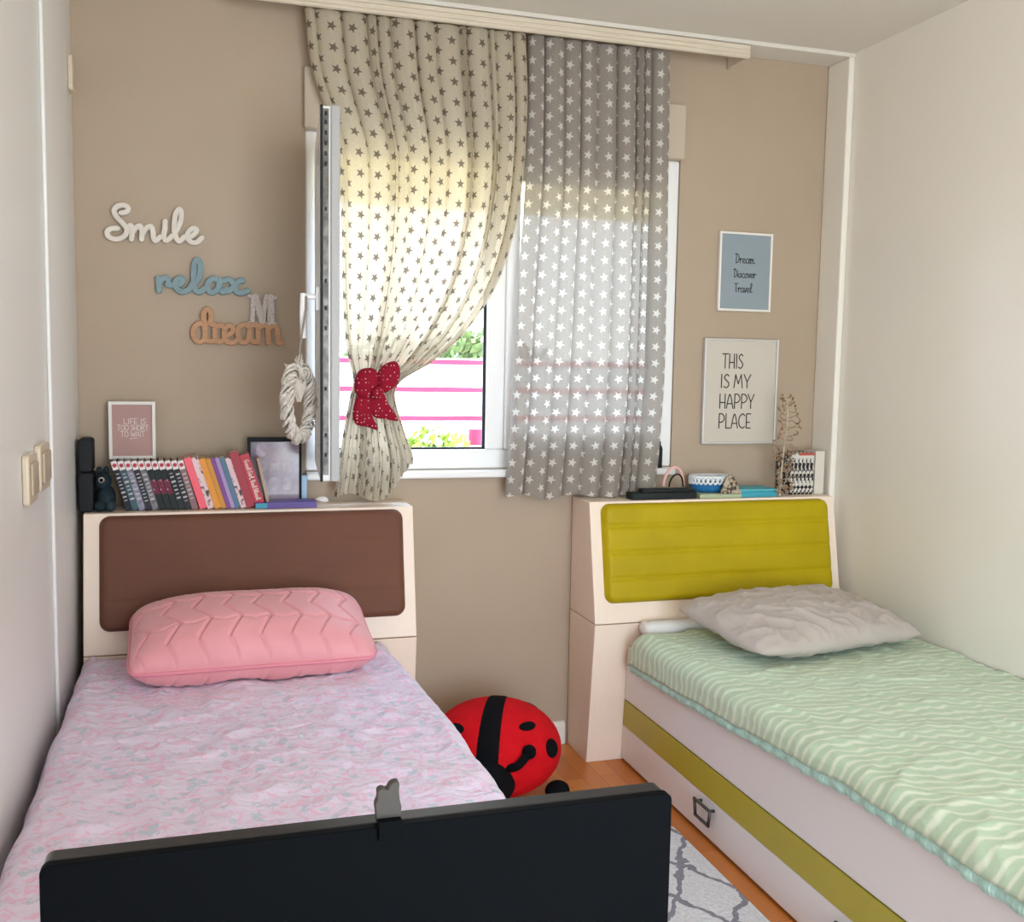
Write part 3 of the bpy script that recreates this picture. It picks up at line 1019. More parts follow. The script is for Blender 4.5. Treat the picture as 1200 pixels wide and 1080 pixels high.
def headboard(label, x0, x1, px0, px1, padmat, seams, ds):
    h = thing('headboard', label, 'headboard', ((x0 + x1) / 2, 3.57, 0))
    b = new(); prism_x(b, PROF_LOW, x0, x1); obj('lower_cabinet', b, M['birch'], h, bevel=.003)
    b = new(); prism_x(b, PROF_UP, x0, x1); obj('upper_panel', b, M['birch'], h, bevel=.003)
    b = BM(keep=True); channel_pad(b, px0, px1, seams, .624, .992, .030, ds); obj('padded_panel', b, padmat, h, smooth=True)
    return h


headboard('cream headboard with brown padded panel behind the pink bed', -.366, .722, -.318, .684, M['brownpad'], (.25, .5, .75), .0022)
headboard('cream headboard with yellow-green padded panel behind the green bed', 1.397, 2.462, 1.440, 2.424, M['limepad'], (.245, .505, .77), .006)

# --- right bed
rb = thing('bed_frame', 'cream bed frame with lime band and pull-out drawer on the right', 'bed', (1.99, 2.45, 0))


def rail(b, x0, x1, z0, z1, y0=1.42):
    prism_x(b, [(y0, z0), (3.485 - .1042 * z0, z0), (3.485 - .1042 * z1, z1), (y0, z1)], x0, x1)


b = new(); rail(b, 1.535, 1.557, .250, .456); obj('side_rail', b, M['birchlight'], rb, bevel=.003)
b = new(); rail(b, 2.468, 2.488, .05, .456); obj('side_rail', b, M['birch'], rb, bevel=.003)
b = new(); box(b, (1.535, 1.395, .0), (2.488, 1.418, .456)); obj('foot_panel', b, M['birch'], rb, bevel=.003)
b = new(); box(b, (1.560, 3.425, 0), (2.465, 3.44, .24)); obj('head_support', b, M['birch'], rb, bevel=.002)
b = new(); box(b, (1.560, 1.43, .255), (2.465, 3.43, .275)); obj('slat_base', b, M['birch'], rb)
dr = None
b = new(); rail(b, 1.537, 1.556, .012, .143, 1.425); dr = obj('drawer', b, M['birchlight'], rb, bevel=.003)
b = new(); rail(b, 1.536, 1.556, .1435, .244, 1.425); obj('lime_band', b, M['lime'], dr, bevel=.002)
for yc in (2.785, 2.02):
    b = new()
    for dy in (-.052, .052):
        tube(b, [(1.537, yc + dy * .8, .118), (1.520, yc + dy * .8, .118)], .005, 8)
    pts = [(1.516, yc - .052, .122), (1.516, yc + .052, .122), (1.516, yc + .043, .072), (1.516, yc - .043, .072)]
    for i in range(4):
        p, q = Vector(pts[i]), Vector(pts[(i + 1) % 4])
        tube(b, [p + (p - q).normalized() * .003, q + (q - p).normalized() * .003], .0055, 8)
    obj('drawer_handle', b, M['metal'], dr, smooth=True)


def slab(b, x0, y0, z0, x1, y1, z1, r=.04):
    """mattress: rounded slab"""
    rings = []
    for k, (ins, z) in enumerate([(r * .6, z0), (r * .15, z0 + r * .4), (0, z0 + r), (0, z1 - r), (r * .15, z1 - r * .4), (r * .6, z1), (r * 1.6, z1 + .004)]):
        pts = rrect(x0 + ins, y0 + ins, x1 - ins, y1 - ins, min(max(.01, .05 - ins * .3), (y1 - y0) * .28 - ins * .3), 4)
        rings.append([V(b, (p[0], p[1], z)) for p in pts])
    m = len(rings[0])
    for A, B in zip(rings, rings[1:]):
        for i in range(m): Fc(b, (A[i], A[(i + 1) % m], B[(i + 1) % m], B[i]))
    Fc(b, rings[0]); Fc(b, rings[-1][::-1])


mt = thing('mattress', 'white mattress showing at the head of the green-striped bed', 'mattress', (2.01, 2.43, .276))
b = new(); slab(b, 1.562, 1.43, .276, 2.464, 3.426, .505); obj('mattress_body', b, M['white'], mt, smooth=True)
b = new(); slab(b, 1.566, 3.345, .512, 2.455, 3.424, .562, .018); obj('folded_sheet', b, M['white'], mt, smooth=True)

# mint duvet with a hem hanging over the rail
HEM = [(1.30, .45), (1.50, .450), (1.80, .458), (2.06, .454), (2.58, .421), (3.0, .395), (3.40, .378)]
def hemz(y): return float(np.interp(y, [q[0] for q in HEM], [q[1] for q in HEM]))
def wr(x, y):
    a = nz(x * 3.1, y * 2.2, 5.0); c = 1 - abs(nz(x * 6 + 3, y * 5, 1.0)) * 2
    d_ = 1 - abs(nz(x * 11 + y * 3, y * 9 - x * 4, 8.0)) * 2
    return .006 * a + .007 * max(0, c) ** 3 + .005 * max(0, d_) ** 4
P, UV = [], []
nx_, ny_ = 110, 190
for j in range(ny_ + 1):
    v = j / ny_
    row, uvr = [], []
    for i in range(nx_ + 1):
        u = i / nx_
        d_ = u * 1.06            # distance across the cloth from the hanging edge
        ye = 3.385 + float(np.interp(d_, (0, .06, .11, .30, .5), (0, -.02, -.055, -.055, -.055))) + .006 * nz(d_ * 7, 2)
        y = 1.33 + (ye - 1.33) * v
        hz = hemz(y) + .034 + .006 * nz(y * 9, 4)
        ztop = .537 + wr(d_, y)
        drop = ztop - hz
        xe = 1.508 + .006 * nz(y * 7, 9)
        r_ = .05
        side = max(.0, drop - r_)
        if d_ < side: x, z = xe, hz + d_
        elif d_ < side + r_ * 1.4:
            a = (d_ - side) / (r_ * 1.4)
            x = xe + r_ * (1 - math.cos(a * math.pi / 2)); z = hz + side + (ztop - hz - side) * math.sin(a * math.pi / 2)
        else:
            x, z = xe + r_ + (d_ - side - r_ * 1.4), ztop
        x = min(x, 2.494)
        if v > .985: z -= .012 * ((v - .985) / .015) ** 2
        row.append(Vector((x, y, z))); uvr.append((d_, y))
    P.append(row); UV.append(uvr)
duv = thing('duvet', 'mint and cream wavy-striped duvet with teal hem on right bed', 'duvet', (2.0, 2.4, .50))
b = BM(keep=True); grid(b, P, UV); o = obj('cover', b, M['duvet'], duv, smooth=True)
md = o.modifiers.new('thick', 'SOLIDIFY'); md.thickness = .012; md.offset = -1
P = []
for j in range(261):
    y = 1.33 + (3.378 - 1.33) * j / 260
    xe = 1.519 + .006 * nz(y * 7, 9)
    hz = hemz(y)
    ru = .004 * math.sin(y * 95 + 3 * nz(y * 6, 1)) 
    P.append([Vector((xe + .006, y, hz + .040)), Vector((xe - .004 + ru * .3, y, hz + .033)), Vector((xe - .008 + ru * .7, y, hz + .018)), Vector((xe - .004 + ru, y, hz + .004)), Vector((xe + .004 + ru, y, hz)), Vector((xe + .010, y, hz + .006))])
b = BM(keep=True); grid(b, P); obj('hem', b, M['hem'], o, smooth=True)


def pillow(b, L, W, T, Mx, wrinkle, nu=120, nv=84, p=2.6, pinch=.05, flat=0.0, floor=None, rc=.05):
    for sgn in (1, -1):
        P = []
        for j in range(nv + 1):
            v = -1 + 2 * j / nv
            row = []
            for i in range(nu + 1):
                u = -1 + 2 * i / nu
                h = (max(0, 1 - abs(u) ** p) * max(0, 1 - abs(v) ** p)) ** .55
                x = L / 2 * u * (1 - pinch * (1 - v * v)); y = W / 2 * v * (1 - pinch * 1.3 * (1 - u * u))
                rk = 1 - rc * (abs(u) ** 5) * (abs(v) ** 5); x *= rk; y *= rk
                z = sgn * T / 2 * h * (1 - flat if sgn < 0 else 1)
                z += wrinkle(x, y, sgn) * min(1, h * 2.5)
                q = Mx @ Vector((x, y, z))
                if floor: q.z = max(q.z, floor(q.x, q.y) + .0015 * (2 + sgn))
                row.append(q)
            P.append(row)
        vs = grid(b, P if sgn > 0 else [r_[::-1] for r_ in P])
    bmesh.ops.remove_doubles(b.bm, verts=b.bm.verts, dist=1e-5)


def cotton(x, y, s):
    c = 1 - abs(nz(x * 7 + 2, y * 9 + x * 4, 3.3)) * 2
    d_ = 1 - abs(nz(x * 15 - y * 6, y * 16 + x * 7, 6.3)) * 2
    return .012 * nz(x * 5, y * 6, 1.1) + .010 * max(0, c) ** 3 + .008 * max(0, d_) ** 3


PM = Matrix.Translation((2.035, 3.085, .615)) @ Matrix.Rotation(R(7.5), 4, 'Z') @ Matrix.Rotation(R(5), 4, 'X')
b = BM(keep=True); pillow(b, .74, .52, .165, PM, cotton, pinch=.03, flat=.1, floor=lambda x, y: .5565, rc=.07)
tag(obj('pillow', b, M['greycotton'], smooth=True), 'crumpled plain grey pillow on the green-striped bed', 'pillow')

# --- left bed
lb = thing('bed_frame', 'cream bed frame hidden under the pink bedspread on the left', 'bed', (.13, 2.42, 0))
for x in (-.345, .585):
    b = new(); box(b, (x, 1.42, .02), (x + .02, 3.425, .40)); obj('side_rail', b, M['birch'], lb, bevel=.003)
b = new(); box(b, (-.345, 1.395, 0), (.605, 1.418, .40)); obj('foot_panel', b, M['birch'], lb, bevel=.003)
b = new(); box(b, (-.32, 1.43, .24), (.58, 3.42, .262)); obj('slat_base', b, M['birch'], lb)
b = new(); slab(b, -.322, 1.43, .264, .582, 3.40, .512); tag(obj('mattress', b, M['white'], smooth=True), 'mattress wrapped in the pink floral bedspread on left bed', 'mattress')


def wl(x, y):
    a = nz(x * 2.5 + 7, y * 1.8, 2.0)
    c = 1 - abs(nz(x * 5 + y * 1.2, y * 3.2 - x * 2.0, 4.0)) * 2
    d_ = 1 - abs(nz(x * 8 - y * 4, y * 6.5 + x * 5, 7.0)) * 2
    e = 1 - abs(nz(x * 17 + 5, y * 15 + x * 9, 2.0)) * 2
    f = 1 - abs(nz(x * 3.0 + y * 2.2, y * 1.4 - x * 1.2, 9.0)) * 2.2
    return .008 * a + .008 * max(0, c) ** 4 + .008 * max(0, d_) ** 4 + .003 * max(0, e) ** 3 + .008 * max(0, f) ** 5


P = []
XA, XB = -.372, .622
for j in range(201):
    y = 1.40 + 2.022 * j / 200
    flare = .02 * math.sin(y * 5.3) * .4 + .012 * nz(y * 4, 1)
    xb = XB + .045 * min(1, max(0, (3.42 - y) / 1.2)) + flare * .6
    xa = XA + .012 * nz(y * 5, 8)
    row = []
    r_ = .05
    for q in range(14):
        t = q / 14
        row.append(Vector((max(XP + .004, xa - .006 + .01 * nz(y * 6, t * 3)), y, .33 + (.545 - r_ - .33) * t)))
    for q in range(7):
        a = q / 7 * math.pi / 2
        row.append(Vector((xa + r_ * (1 - math.cos(a)), y, .545 - r_ + r_ * math.sin(a) + wl(xa, y) * q / 7)))
    nm = 90
    for q in range(nm + 1):
        x = xa + r_ + (xb - xa - 2 * r_) * q / nm
        z = .545 + wl(x, y)
        if y > 3.36: z -= .03 * ((y - 3.36) / .062) ** 2
        row.append(Vector((x, y, z)))
    for q in range(1, 8):
        a = q / 7 * math.pi / 2
        row.append(Vector((xb - r_ + r_ * math.sin(a), y, .545 - r_ + r_ * math.cos(a) + wl(xb, y) * (1 - q / 7))))
    for q in range(1, 15):
        t = q / 14
        row.append(Vector((xb + .012 * t * math.sin(y * 21 + 2 * nz(y * 3, 3)), y, .545 - r_ - (.545 - r_ - .22) * t)))
    P.append(row)
b = BM(keep=True); grid(b, P)
tag(obj('bedspread', b, M['sheet'], smooth=True), 'rumpled pink and lilac floral bedspread on the left bed', 'bedspread')

pk = thing('pillow', 'plump quilted pink pillow with piped seam on the left bed', 'pillow', (.145, 3.2, .55))


def quilt(x, y, s):
    tri = abs(((y / .15) % 1) - .5) * 2
    q = (x + .045 * tri + .012 * math.sin(y * 9)) / .088
    d1 = abs((q % 1) - .5) * .088
    g = math.exp(-(d1 / .0042) ** 2)
    q2 = (y + .035 * abs(((x / .088) % 1) - .5)) / .15
    d2 = abs((q2 % 1) - .5) * .15
    g = max(g, .7 * math.exp(-(d2 / .004) ** 2))
    return s * (.006 - .010 * g) + .006 * nz(x * 4, y * 5, 2)


PM = Matrix.Translation((.150, 3.195, .652)) @ Matrix.Rotation(R(1.5), 4, 'Z') @ Matrix.Rotation(R(13), 4, 'X')
b = BM(keep=True); pillow(b, .735, .41, .215, PM, quilt, nu=200, nv=120, p=3.2, pinch=.03, floor=lambda x, y: .5505 + max(0, wl(x, y)), rc=.06)
pb_ = obj('pillow_body', b, M['pink'], pk, smooth=True)
pts = []
L_, W_, pin = .735, .41, .03
for k in range(40): pts.append((-1 + 2 * k / 40, -1))
for k in range(24): pts.append((1, -1 + 2 * k / 24))
for k in range(40): pts.append((1 - 2 * k / 40, 1))
for k in range(24): pts.append((-1, 1 - 2 * k / 24))
pts = [PM @ Vector((L_ / 2 * u * (1 - pin * (1 - v * v)), W_ / 2 * v * (1 - pin * 1.3 * (1 - u * u)), 0)) for u, v in [(u * (1 - .06 * abs(u * v) ** 5), v * (1 - .06 * abs(u * v) ** 5)) for u, v in pts]]
b = new(); tube(b, pts, .0065, 8, closed=True); obj('piping', b, M['pinkpipe'], pb_, smooth=True)

# ------------------------------------------------------------------ ladybird, rug
lc = Vector((.985, 3.325, .165))
lr = (.235, .235, .165)
bug = thing('ladybird_cushion', 'big red and black ladybird floor cushion beside the left bed', 'cushion', (lc.x, lc.y, 0))
b = new(); ell(b, lc, lr, 48, 28); obj('body', b, M['red'], bug, smooth=True)
def on_bug(az, el, k=1.012):
    a, e = R(az), R(el)
    d_ = Vector((math.cos(e) * math.cos(a), math.cos(e) * math.sin(a), math.sin(e)))
    return lc + Vector((d_.x * lr[0], d_.y * lr[1], d_.z * lr[2])) * k
# stripe: band over the back in the plane of azimuth 255 / 75
ah = 247
def bug_patch(b, az, el, ra, re, k0=1.006, k1=1.018, n=22):
    rings = []
    for q, kk in ((1.0, k0 - .02), (1.0, k0), (.9, k1), (.5, k1 + .004)):
        rings.append([V(b, on_bug(az + ra * q * math.cos(2 * math.pi * i / n) / max(.25, math.cos(R(el))), el + re * q * math.sin(2 * math.pi * i / n), kk)) for i in range(n)])
    for A, B in zip(rings, rings[1:]):
        for i in range(n): Fc(b, (A[i], A[(i + 1) % n], B[(i + 1) % n], B[i]))
    Fc(b, rings[-1])
P = []
hd = Vector((math.cos(R(ah)), math.sin(R(ah)), 0)); sd = Vector((-hd.y, hd.x, 0))
for i in range(41):
    th = R(-12 + 150 * i / 40)
    hw = .165 + .02 * math.cos(th)
    row = []
    for q in range(7):
        w_ = -hw + 2 * hw * q / 6
        d_ = (hd * math.cos(th) + Vector((0, 0, 1)) * math.sin(th)) * math.sqrt(1 - w_ * w_) + sd * w_
        kk = 1.012 if 0 < q < 6 else .99
        row.append(lc + Vector((d_.x * lr[0], d_.y * lr[1], d_.z * lr[2])) * kk)
    P.append(row)
b = BM(keep=True); grid(b, P); obj('back_stripe', b, M['plushblack'], bug, smooth=True)
for az, el, ra, re in ((296, 46, 9, 5), (313, 14, 9, 11), (205, 40, 9, 6), (185, 15, 9, 8), (30, 40, 9, 7)):
    b = new(); bug_patch(b, az, el, ra, re); obj('spot', b, M['plushblack'], bug, smooth=True)
b = new(); ell(b, lc + Vector((hd.x * .205, hd.y * .205, -.045)), (.095, .085, .085), 28, 18); obj('head', b, M['plushblack'], bug, smooth=True)
for s_ in (1, -1):
    p0 = lc + Vector((hd.x * .20, hd.y * .20, .0)) + sd * .045 * s_
    p1 = on_bug(ah + 24 * s_, 8, 1.07); p2 = on_bug(ah + 36 * s_, 20, 1.05)
    b = new(); tube(b, crom([p0, p1, p2], 8), .014, 10); ell(b, p2, (.024, .024, .024), 16, 10); obj('antenna', b, M['plushblack'], bug, smooth=True)
for az in (322, 200, 150):
    p = lc + Vector((math.cos(R(az)) * .235, math.sin(R(az)) * .235, -.123))
    b = new(); ell(b, p, (.044, .038, .036), 18, 12); obj('foot', b, M['plushblack'], bug, smooth=True)

b = new(); box(b, (.86, .70, .001), (1.468, 2.885, .014)); tag(obj('rug', b, M['rug'], bevel=.005), 'white rug with grey diamond lines on the parquet between beds', 'rug')

# ------------------------------------------------------------------ screen in the foreground
YS = .93
pL, pR = at(45, 1012, YS), at(788, 933, YS)
zt = (pL.z + pR.z) / 2
mon = thing('monitor', 'large flat black screen seen in the foreground before the pink bed', 'screen', ((pL.x + pR.x) / 2, YS + .02, .741))
b = new(); prism_map(b, rrect(pL.x, zt - .300, pR.x, zt, .008), .012, lambda u, v, q: Vector((u, YS + q, v))); obj('front_panel', b, M['black'], mon, bevel=.0015)
b = new(); prism_map(b, rrect(pL.x + .001, zt - .299, pR.x - .001, zt - .0015, .008), .024, lambda u, v, q: Vector((u, YS + .0135 + q, v))); obj('back_shell', b, M['blackshell'], mon, bevel=.003)
xm = (pL.x + pR.x) / 2
b = new(); box(b, (xm - .03, YS + .036, .752), (xm + .03, YS + .055, .95)); obj('stand_column', b, M['black'], mon, bevel=.004)
b = new(); prism_map(b, rrect(xm - .12, YS - .06, xm + .12, YS + .11, .03), .012, lambda u, v, q: Vector((u, v, .741 + q))); obj('stand_foot', b, M['black'], mon, bevel=.003)

rx = at(457, 966, YS).x
rab = thing('rabbit_figure', 'small taupe rabbit-eared clip perched on the black screen', 'figurine', (rx, YS + .012, zt))
s_ = at(458, 966, YS).x - at(457, 966, YS).x
outl = [(443, 966), (442, 953), (441, 944), (444, 935), (444, 927), (449, 924), (455, 926), (458, 921), (463, 918), (469, 919), (469, 930), (470, 940), (472, 949), (471, 958), (471, 966)]
poly = [((px - 457) * s_ + rx, zt + .0008 + (966 - py) * s_) for px, py in outl]
poly = [(p.x, p.y) for p in crom([(u, v, 0) for u, v in poly], 4)]
b = new(); prism_map(b, poly, .011, lambda u, v, q: Vector((u, YS + .006 + q, v))); obj('figure', b, M['rabbit'], rab, bevel=.003)
b = new(); box(b, (rx - 14 * s_, YS - .0035, zt - .012), (rx + 14 * s_, YS - .0006, zt + .0065)); box(b, (rx - 14 * s_, YS - .001, zt + .0008), (rx + 14 * s_, YS + .006, zt + .0065)); obj('clip', b, M['black'], rab, bevel=.0008)

dk = thing('desk', 'plain pale desk carrying the black screen below the picture edge', 'desk', (.2, .72, 0))
b = new(); box(b, (-.38, .42, .712), (.78, 1.08, .74)); obj('desk_top', b, M['oak'], dk, bevel=.003)
for x in (-.36, .72):
    for y in (.44, 1.02):
        b = new(); box(b, (x, y, 0), (x + .04, y + .04, .711)); obj('leg', b, M['oak'], dk, bevel=.003)

# ------------------------------------------------------------------ wall signs and pictures
def sign(name, label, ox, oy, strokes, hw, d, m, gap=.0015, seg=7):
    """word cut from board; pen lines are in the same unit as a tenth of a pixel"""
    b = new()
    for q in strokes:
        pts = [at(ox + u / 9.23, oy + v / 9.23, 3.69) for u, v in q]
        pts = [(p.x, p.z) for p in pts]
        if len(pts) > 2: pts = [(p.x, p.y) for p in crom([(u, v, 0) for u, v in pts], seg)]
        stroke(b, pts, hw, d, wallmap(YB - gap))
    return tag(obj(name, b, m), label, 'wall sign')


sign('wall_sign', 'white wooden word Smile, topmost of the three wall words', 116, 230, [
    [(240, 180), (300, 165), (315, 125), (270, 97), (205, 108), (165, 152), (190, 220), (255, 290), (300, 350), (285, 420), (230, 455), (160, 462), (100, 430), (90, 385), (130, 352), (200, 348)],
    [(300, 345), (345, 312), (358, 380), (350, 465)], [(357, 400), (392, 345), (440, 320), (463, 365), (463, 465)],
    [(470, 410), (510, 345), (562, 325), (583, 380), (590, 450), (615, 480), (660, 440)],
    [(716, 272), (712, 278)], [(712, 275), (714, 345), (700, 420), (725, 480), (790, 430)],
    [(790, 440), (840, 370), (885, 260), (888, 170), (865, 142), (830, 190), (815, 290), (820, 400), (862, 487), (920, 440)],
    [(930, 455), (985, 440), (1040, 400), (1055, 358), (1010, 348), (965, 390), (955, 450), (1000, 497), (1060, 497), (1112, 450)]], .0088, .020, M['smile'])
sign('wall_sign', 'grey-blue wooden word relax between Smile and dream on the wall', 176, 295, [
    [(88, 285), (95, 340), (95, 415)], [(95, 345), (130, 295), (185, 285), (198, 315)],
    [(190, 352), (260, 362), (335, 345), (352, 300), (315, 285), (272, 325), (280, 390), (340, 432), (410, 410), (455, 350)],
    [(455, 350), (525, 290), (545, 160), (515, 85), (477, 130), (470, 280), (480, 395), (530, 432), (585, 400)],
    [(745, 315), (685, 290), (628, 330), (620, 400), (670, 440), (730, 400), (752, 320)], [(756, 305), (752, 390), (785, 435), (830, 405)],
    [(800, 312), (860, 300), (905, 360), (935, 432), (985, 445), (1055, 420)], [(1005, 312), (955, 318), (900, 385), (845, 425)]], .0102, .018, M['relax'])
sign('wall_sign', 'pale brown wooden word dream, lowest of the three wall words', 216, 335, [
    [(218, 430), (165, 405), (108, 450), (100, 540), (150, 602), (212, 580), (228, 500), (222, 400)],
    [(222, 520), (214, 400), (208, 300), (252, 250), (290, 300), (284, 385)], [(222, 480), (235, 570), (270, 598), (320, 590)],
    [(250, 402), (300, 412), (330, 430)], [(330, 425), (330, 595)], [(330, 450), (375, 425), (418, 440)],
    [(330, 595), (400, 600), (440, 560)],
    [(440, 545), (500, 515), (528, 468), (490, 425), (445, 460), (432, 530), (460, 600), (525, 612), (580, 575)],
    [(705, 445), (645, 420), (588, 460), (582, 540), (625, 610), (685, 590), (702, 520)], [(706, 430), (712, 560), (745, 602), (795, 600)],
    [(720, 422), (795, 425)], [(797, 430), (802, 615)], [(802, 460), (850, 430), (900, 450), (908, 615)], [(908, 470), (955, 435), (1002, 460), (1010, 560), (1025, 615), (1058, 610)]], .0096, .018, M['dream'])
b = new()
for q, hw_ in (([(748, 112), (735, 400)], .0085), ([(772, 112), (846, 390)], .0125), ([(888, 112), (848, 390)], .0085), ([(938, 120), (940, 402)], .0125), ([(700, 108), (795, 108)], .006), ([(890, 118), (985, 122)], .006), ([(700, 398), (785, 402)], .006), ([(880, 406), (985, 408)], .006)):
    pts = [at(216 + u / 9.23, 335 + v / 9.23, 3.68) for u, v in q]
    stroke(b, [(p.x, p.z) for p in pts], hw_, .014, wallmap(YB - .004))
tag(obj('letter_ornament', b, M['glitter']), 'glittery silver letter M standing on the word dream', 'letter')


def picture(name, label, pxs, framem, cardm, fw_, d, tilt=0, parts=None, y=YB - .002):
    a, c = at(pxs[0], pxs[1], y), at(pxs[2], pxs[3], y)
    x0, x1, z0, z1 = a.x, c.x, c.z, a.z
    root = thing(name, label, 'picture', ((x0 + x1) / 2, y, z0))
    b = new()
    mp = wallmap(y)
    for lo, hi in (((x0, z0), (x0 + fw_, z1)), ((x1 - fw_, z0), (x1, z1)), ((x0 + fw_, z0), (x1 - fw_, z0 + fw_)), ((x0 + fw_, z1 - fw_), (x1 - fw_, z1))):
        box(b, (lo[0], y - d, lo[1]), (hi[0], y, hi[1]))
    obj('frame', b, framem, root, bevel=.0015)
    b = new(); box(b, (x0 + fw_ * .9, y - d * .6, z0 + fw_ * .9), (x1 - fw_ * .9, y - .001, z1 - fw_ * .9)); obj('print', b, cardm, root)
    return root, y - d * .6


def lines(root, y, rows, hw, m, script, slant=0.0, name='lettering'):
    for text, x0, y0, x1, y1 in rows:
        b = new()
        a, c = at(x0, (y0 + y1) / 2, y), at(x1, (y0 + y1) / 2, y)
        zm = (a.z + c.z) / 2
        hh = (at(x0, y0, y).z - at(x0, y1, y).z) / 2
        write(b, text, a.x, zm - hh, c.x, zm + hh, hw, .0008, lambda u, v, q: Vector((u, y - .0006 - q, v)), script, slant)
        obj(name, b, m, root)


r1, yy = picture('framed_print', 'grey-blue framed print reading Dream Discover Travel, above the other print', (842, 271, 900, 366), M['frame'], M['bluecard'], .009, .018)
lines(r1, yy, [('Dream', 861, 297, 885, 309), ('Discover', 859, 315, 886, 326), ('Travel', 860, 331, 882, 343)], .0014, M['ink'], True)
r2, yy = picture('framed_print', 'cream framed print reading THIS IS MY HAPPY PLACE beside the dried branch', (824, 396, 905, 519), M['framealu'], M['cream'], .008, .022)
lines(r2, yy, [('THIS', 846, 414, 871, 432), ('IS MY', 845, 438, 880, 455), ('HAPPY', 843, 461, 884, 479), ('PLACE', 842, 484, 880, 502)], .0022, M['ink'], False)
b = new()

# little print standing on the comics
r3, yy = picture('framed_print', 'small dusty pink framed print standing on top of the comic row', (127, 470, 183, 537), M['frame'], M['mauve'], .011, .018, y=3.672)
lines(r3, yy, [('LIFE IS', 145, 490, 171, 497), ('TOO SHORT', 137, 497.5, 174, 504.5), ('TO WAIT', 141, 505, 170, 512)], .0011, M['chalk'], False)
b = new(); a, c = at(152, 514, yy), at(161, 513, yy); stroke(b, [(a.x, a.z), (c.x, c.z)], .001, .0008, lambda u, v, q: Vector((u, yy - .0006 - q, v))); obj('underline', b, M['chalk'], r3)

# ------------------------------------------------------------------ wall switches
def switch_plate(name, label, y0, y1, z0, z1, x, rock=True):
    s = thing(name, label, 'switch', (x, (y0 + y1) / 2, (z0 + z1) / 2))
    mp = lambda u, v, q: Vector((x + q, u, v))
    b = new(); prism_map(b, rrect(y0, z0, y1, z1, .012), .016, mp); pt = obj('plate', b, M['switch'], s, bevel=.005, seg=3)
    b = new(); prism_map(b, rrect(y0 + .02, z0 + .022, y1 - .02, z1 - .022, .006), .006, lambda u, v, q: Vector((x + .0162 + q, u, v))); obj('rocker', b, M['switchdark'], pt, bevel=.002)
switch_plate('light_switch', 'ivory wall switch on the left wall, nearer of the two', 2.60, 2.735, 1.150, 1.272, XL + .0005)
switch_plate('light_switch', 'ivory wall switch on the left wall, nearer the corner', 2.79, 2.955, 1.160, 1.282, XL + .0005)
b = new(); a = at(87, 88, 3.6)
prism_map(b, rrect(3.60, 2.36, 3.67, 2.47, .01), .014, lambda u, v, q: Vector((XP + .0005 + q, u, v))); tag(obj('junction_cover', b, M['switch'], bevel=.003), 'small beige cover plate high on the left wall by the corner', 'cover plate')

# ------------------------------------------------------------------ things on the left shelf
ZS = 1.0006


def book(label, x0, wd, ht, dp, y0, tilt, cover, group, band=None, emblem=None, marks=None, bandh=.03, title=None, extra=None, cat='book', name='book'):
    """upright book whose back faces the room; pivot at its lower left corner"""
    root = thing(name, label, cat, (x0, y0, ZS), (0, R(tilt), 0), group)
    b = new()
    t = .0018
    box(b, (0, 0, 0), (wd, t, ht)); box(b, (0, t, 0), (t, dp, ht)); box(b, (wd - t, t, 0), (wd, dp, ht))
    cv = obj('cover', b, cover, root, local=True, bevel=.0006)
    b = new(); box(b, (t, t, .003), (wd - t, dp - .003, ht - .003)); obj('pages', b, M['paper'], root, local=True)
    mp = lambda u, v, q: Vector((u, -.0003 - q, v))
    if band:
        b = new(); prism_map(b, rrect(.0008, ht - bandh, wd - .0008, ht - .0008, .0005, 1), .0006, mp); obj('spine_band', b, band, cv, local=True)
    if emblem:
        b = new(); rr_ = wd * .34
        prism_map(b, [(wd / 2 + rr_ * math.cos(2 * math.pi * k / 16), ht - bandh * .5 + rr_ * math.sin(2 * math.pi * k / 16)) for k in range(16)], .0012, mp); obj('emblem', b, emblem, cv, local=True)
    if marks:
        b = new(); rg = random.Random(hash(round(x0 * 1e4)) & 255)
        z = ht - bandh - .012
        while z > .03:
            l = rg.uniform(.004, .012)
            stroke(b, [(wd * .3, z - l / 2), (wd * .7, z - l / 2)], l * .3, .0006, mp); z -= l + .006
        obj('spine_marks', b, marks, cv, local=True)
    if title:
        text, z0_, z1_, hw_, mm = title
        b = new()
        mp2 = lambda u, v, q: Vector((v, -.0004 - q, ht - u))
        write(b, text, z0_, wd * .18, z1_, wd * .82, hw_, .0006, mp2, True); obj('spine_title', b, mm, cv, local=True)
    if extra: extra(cv, wd, ht)
    return root


whiteband = mat('white_spine_band', '#e6dcda', .5, .3)
redspot = mat('red_spine_emblem', '#b23a46', .5, .3)
spine_cols = ['#182129', '#3f6068', '#8f8ea0', '#2a2a32', '#7d7a80', '#18211f', '#18211f', '#18211f', '#1f2628', '#2b2a2c', '#8b6b6b']
spine_mats = {}
TL = -16
cs = math.cos(R(TL))
x = at(149, 592, 3.565).x - .003
names = ['first', 'second', 'third', 'fourth', 'fifth', 'sixth', 'seventh', 'eighth', 'ninth', 'tenth', 'eleventh']
looks = ['black', 'dark teal', 'pale lilac-grey', 'charcoal', 'mid-grey', 'black and maroon', 'black and maroon', 'black and maroon', 'black', 'charcoal', 'dusty pink']
maroon = mat('maroon_spine_art', '#6b1f38', .5, .3, '#b98592', 120, lo=.55, hi=.7)
greymark = mat('pale_spine_print', '#b9b7b8', .6, .2)
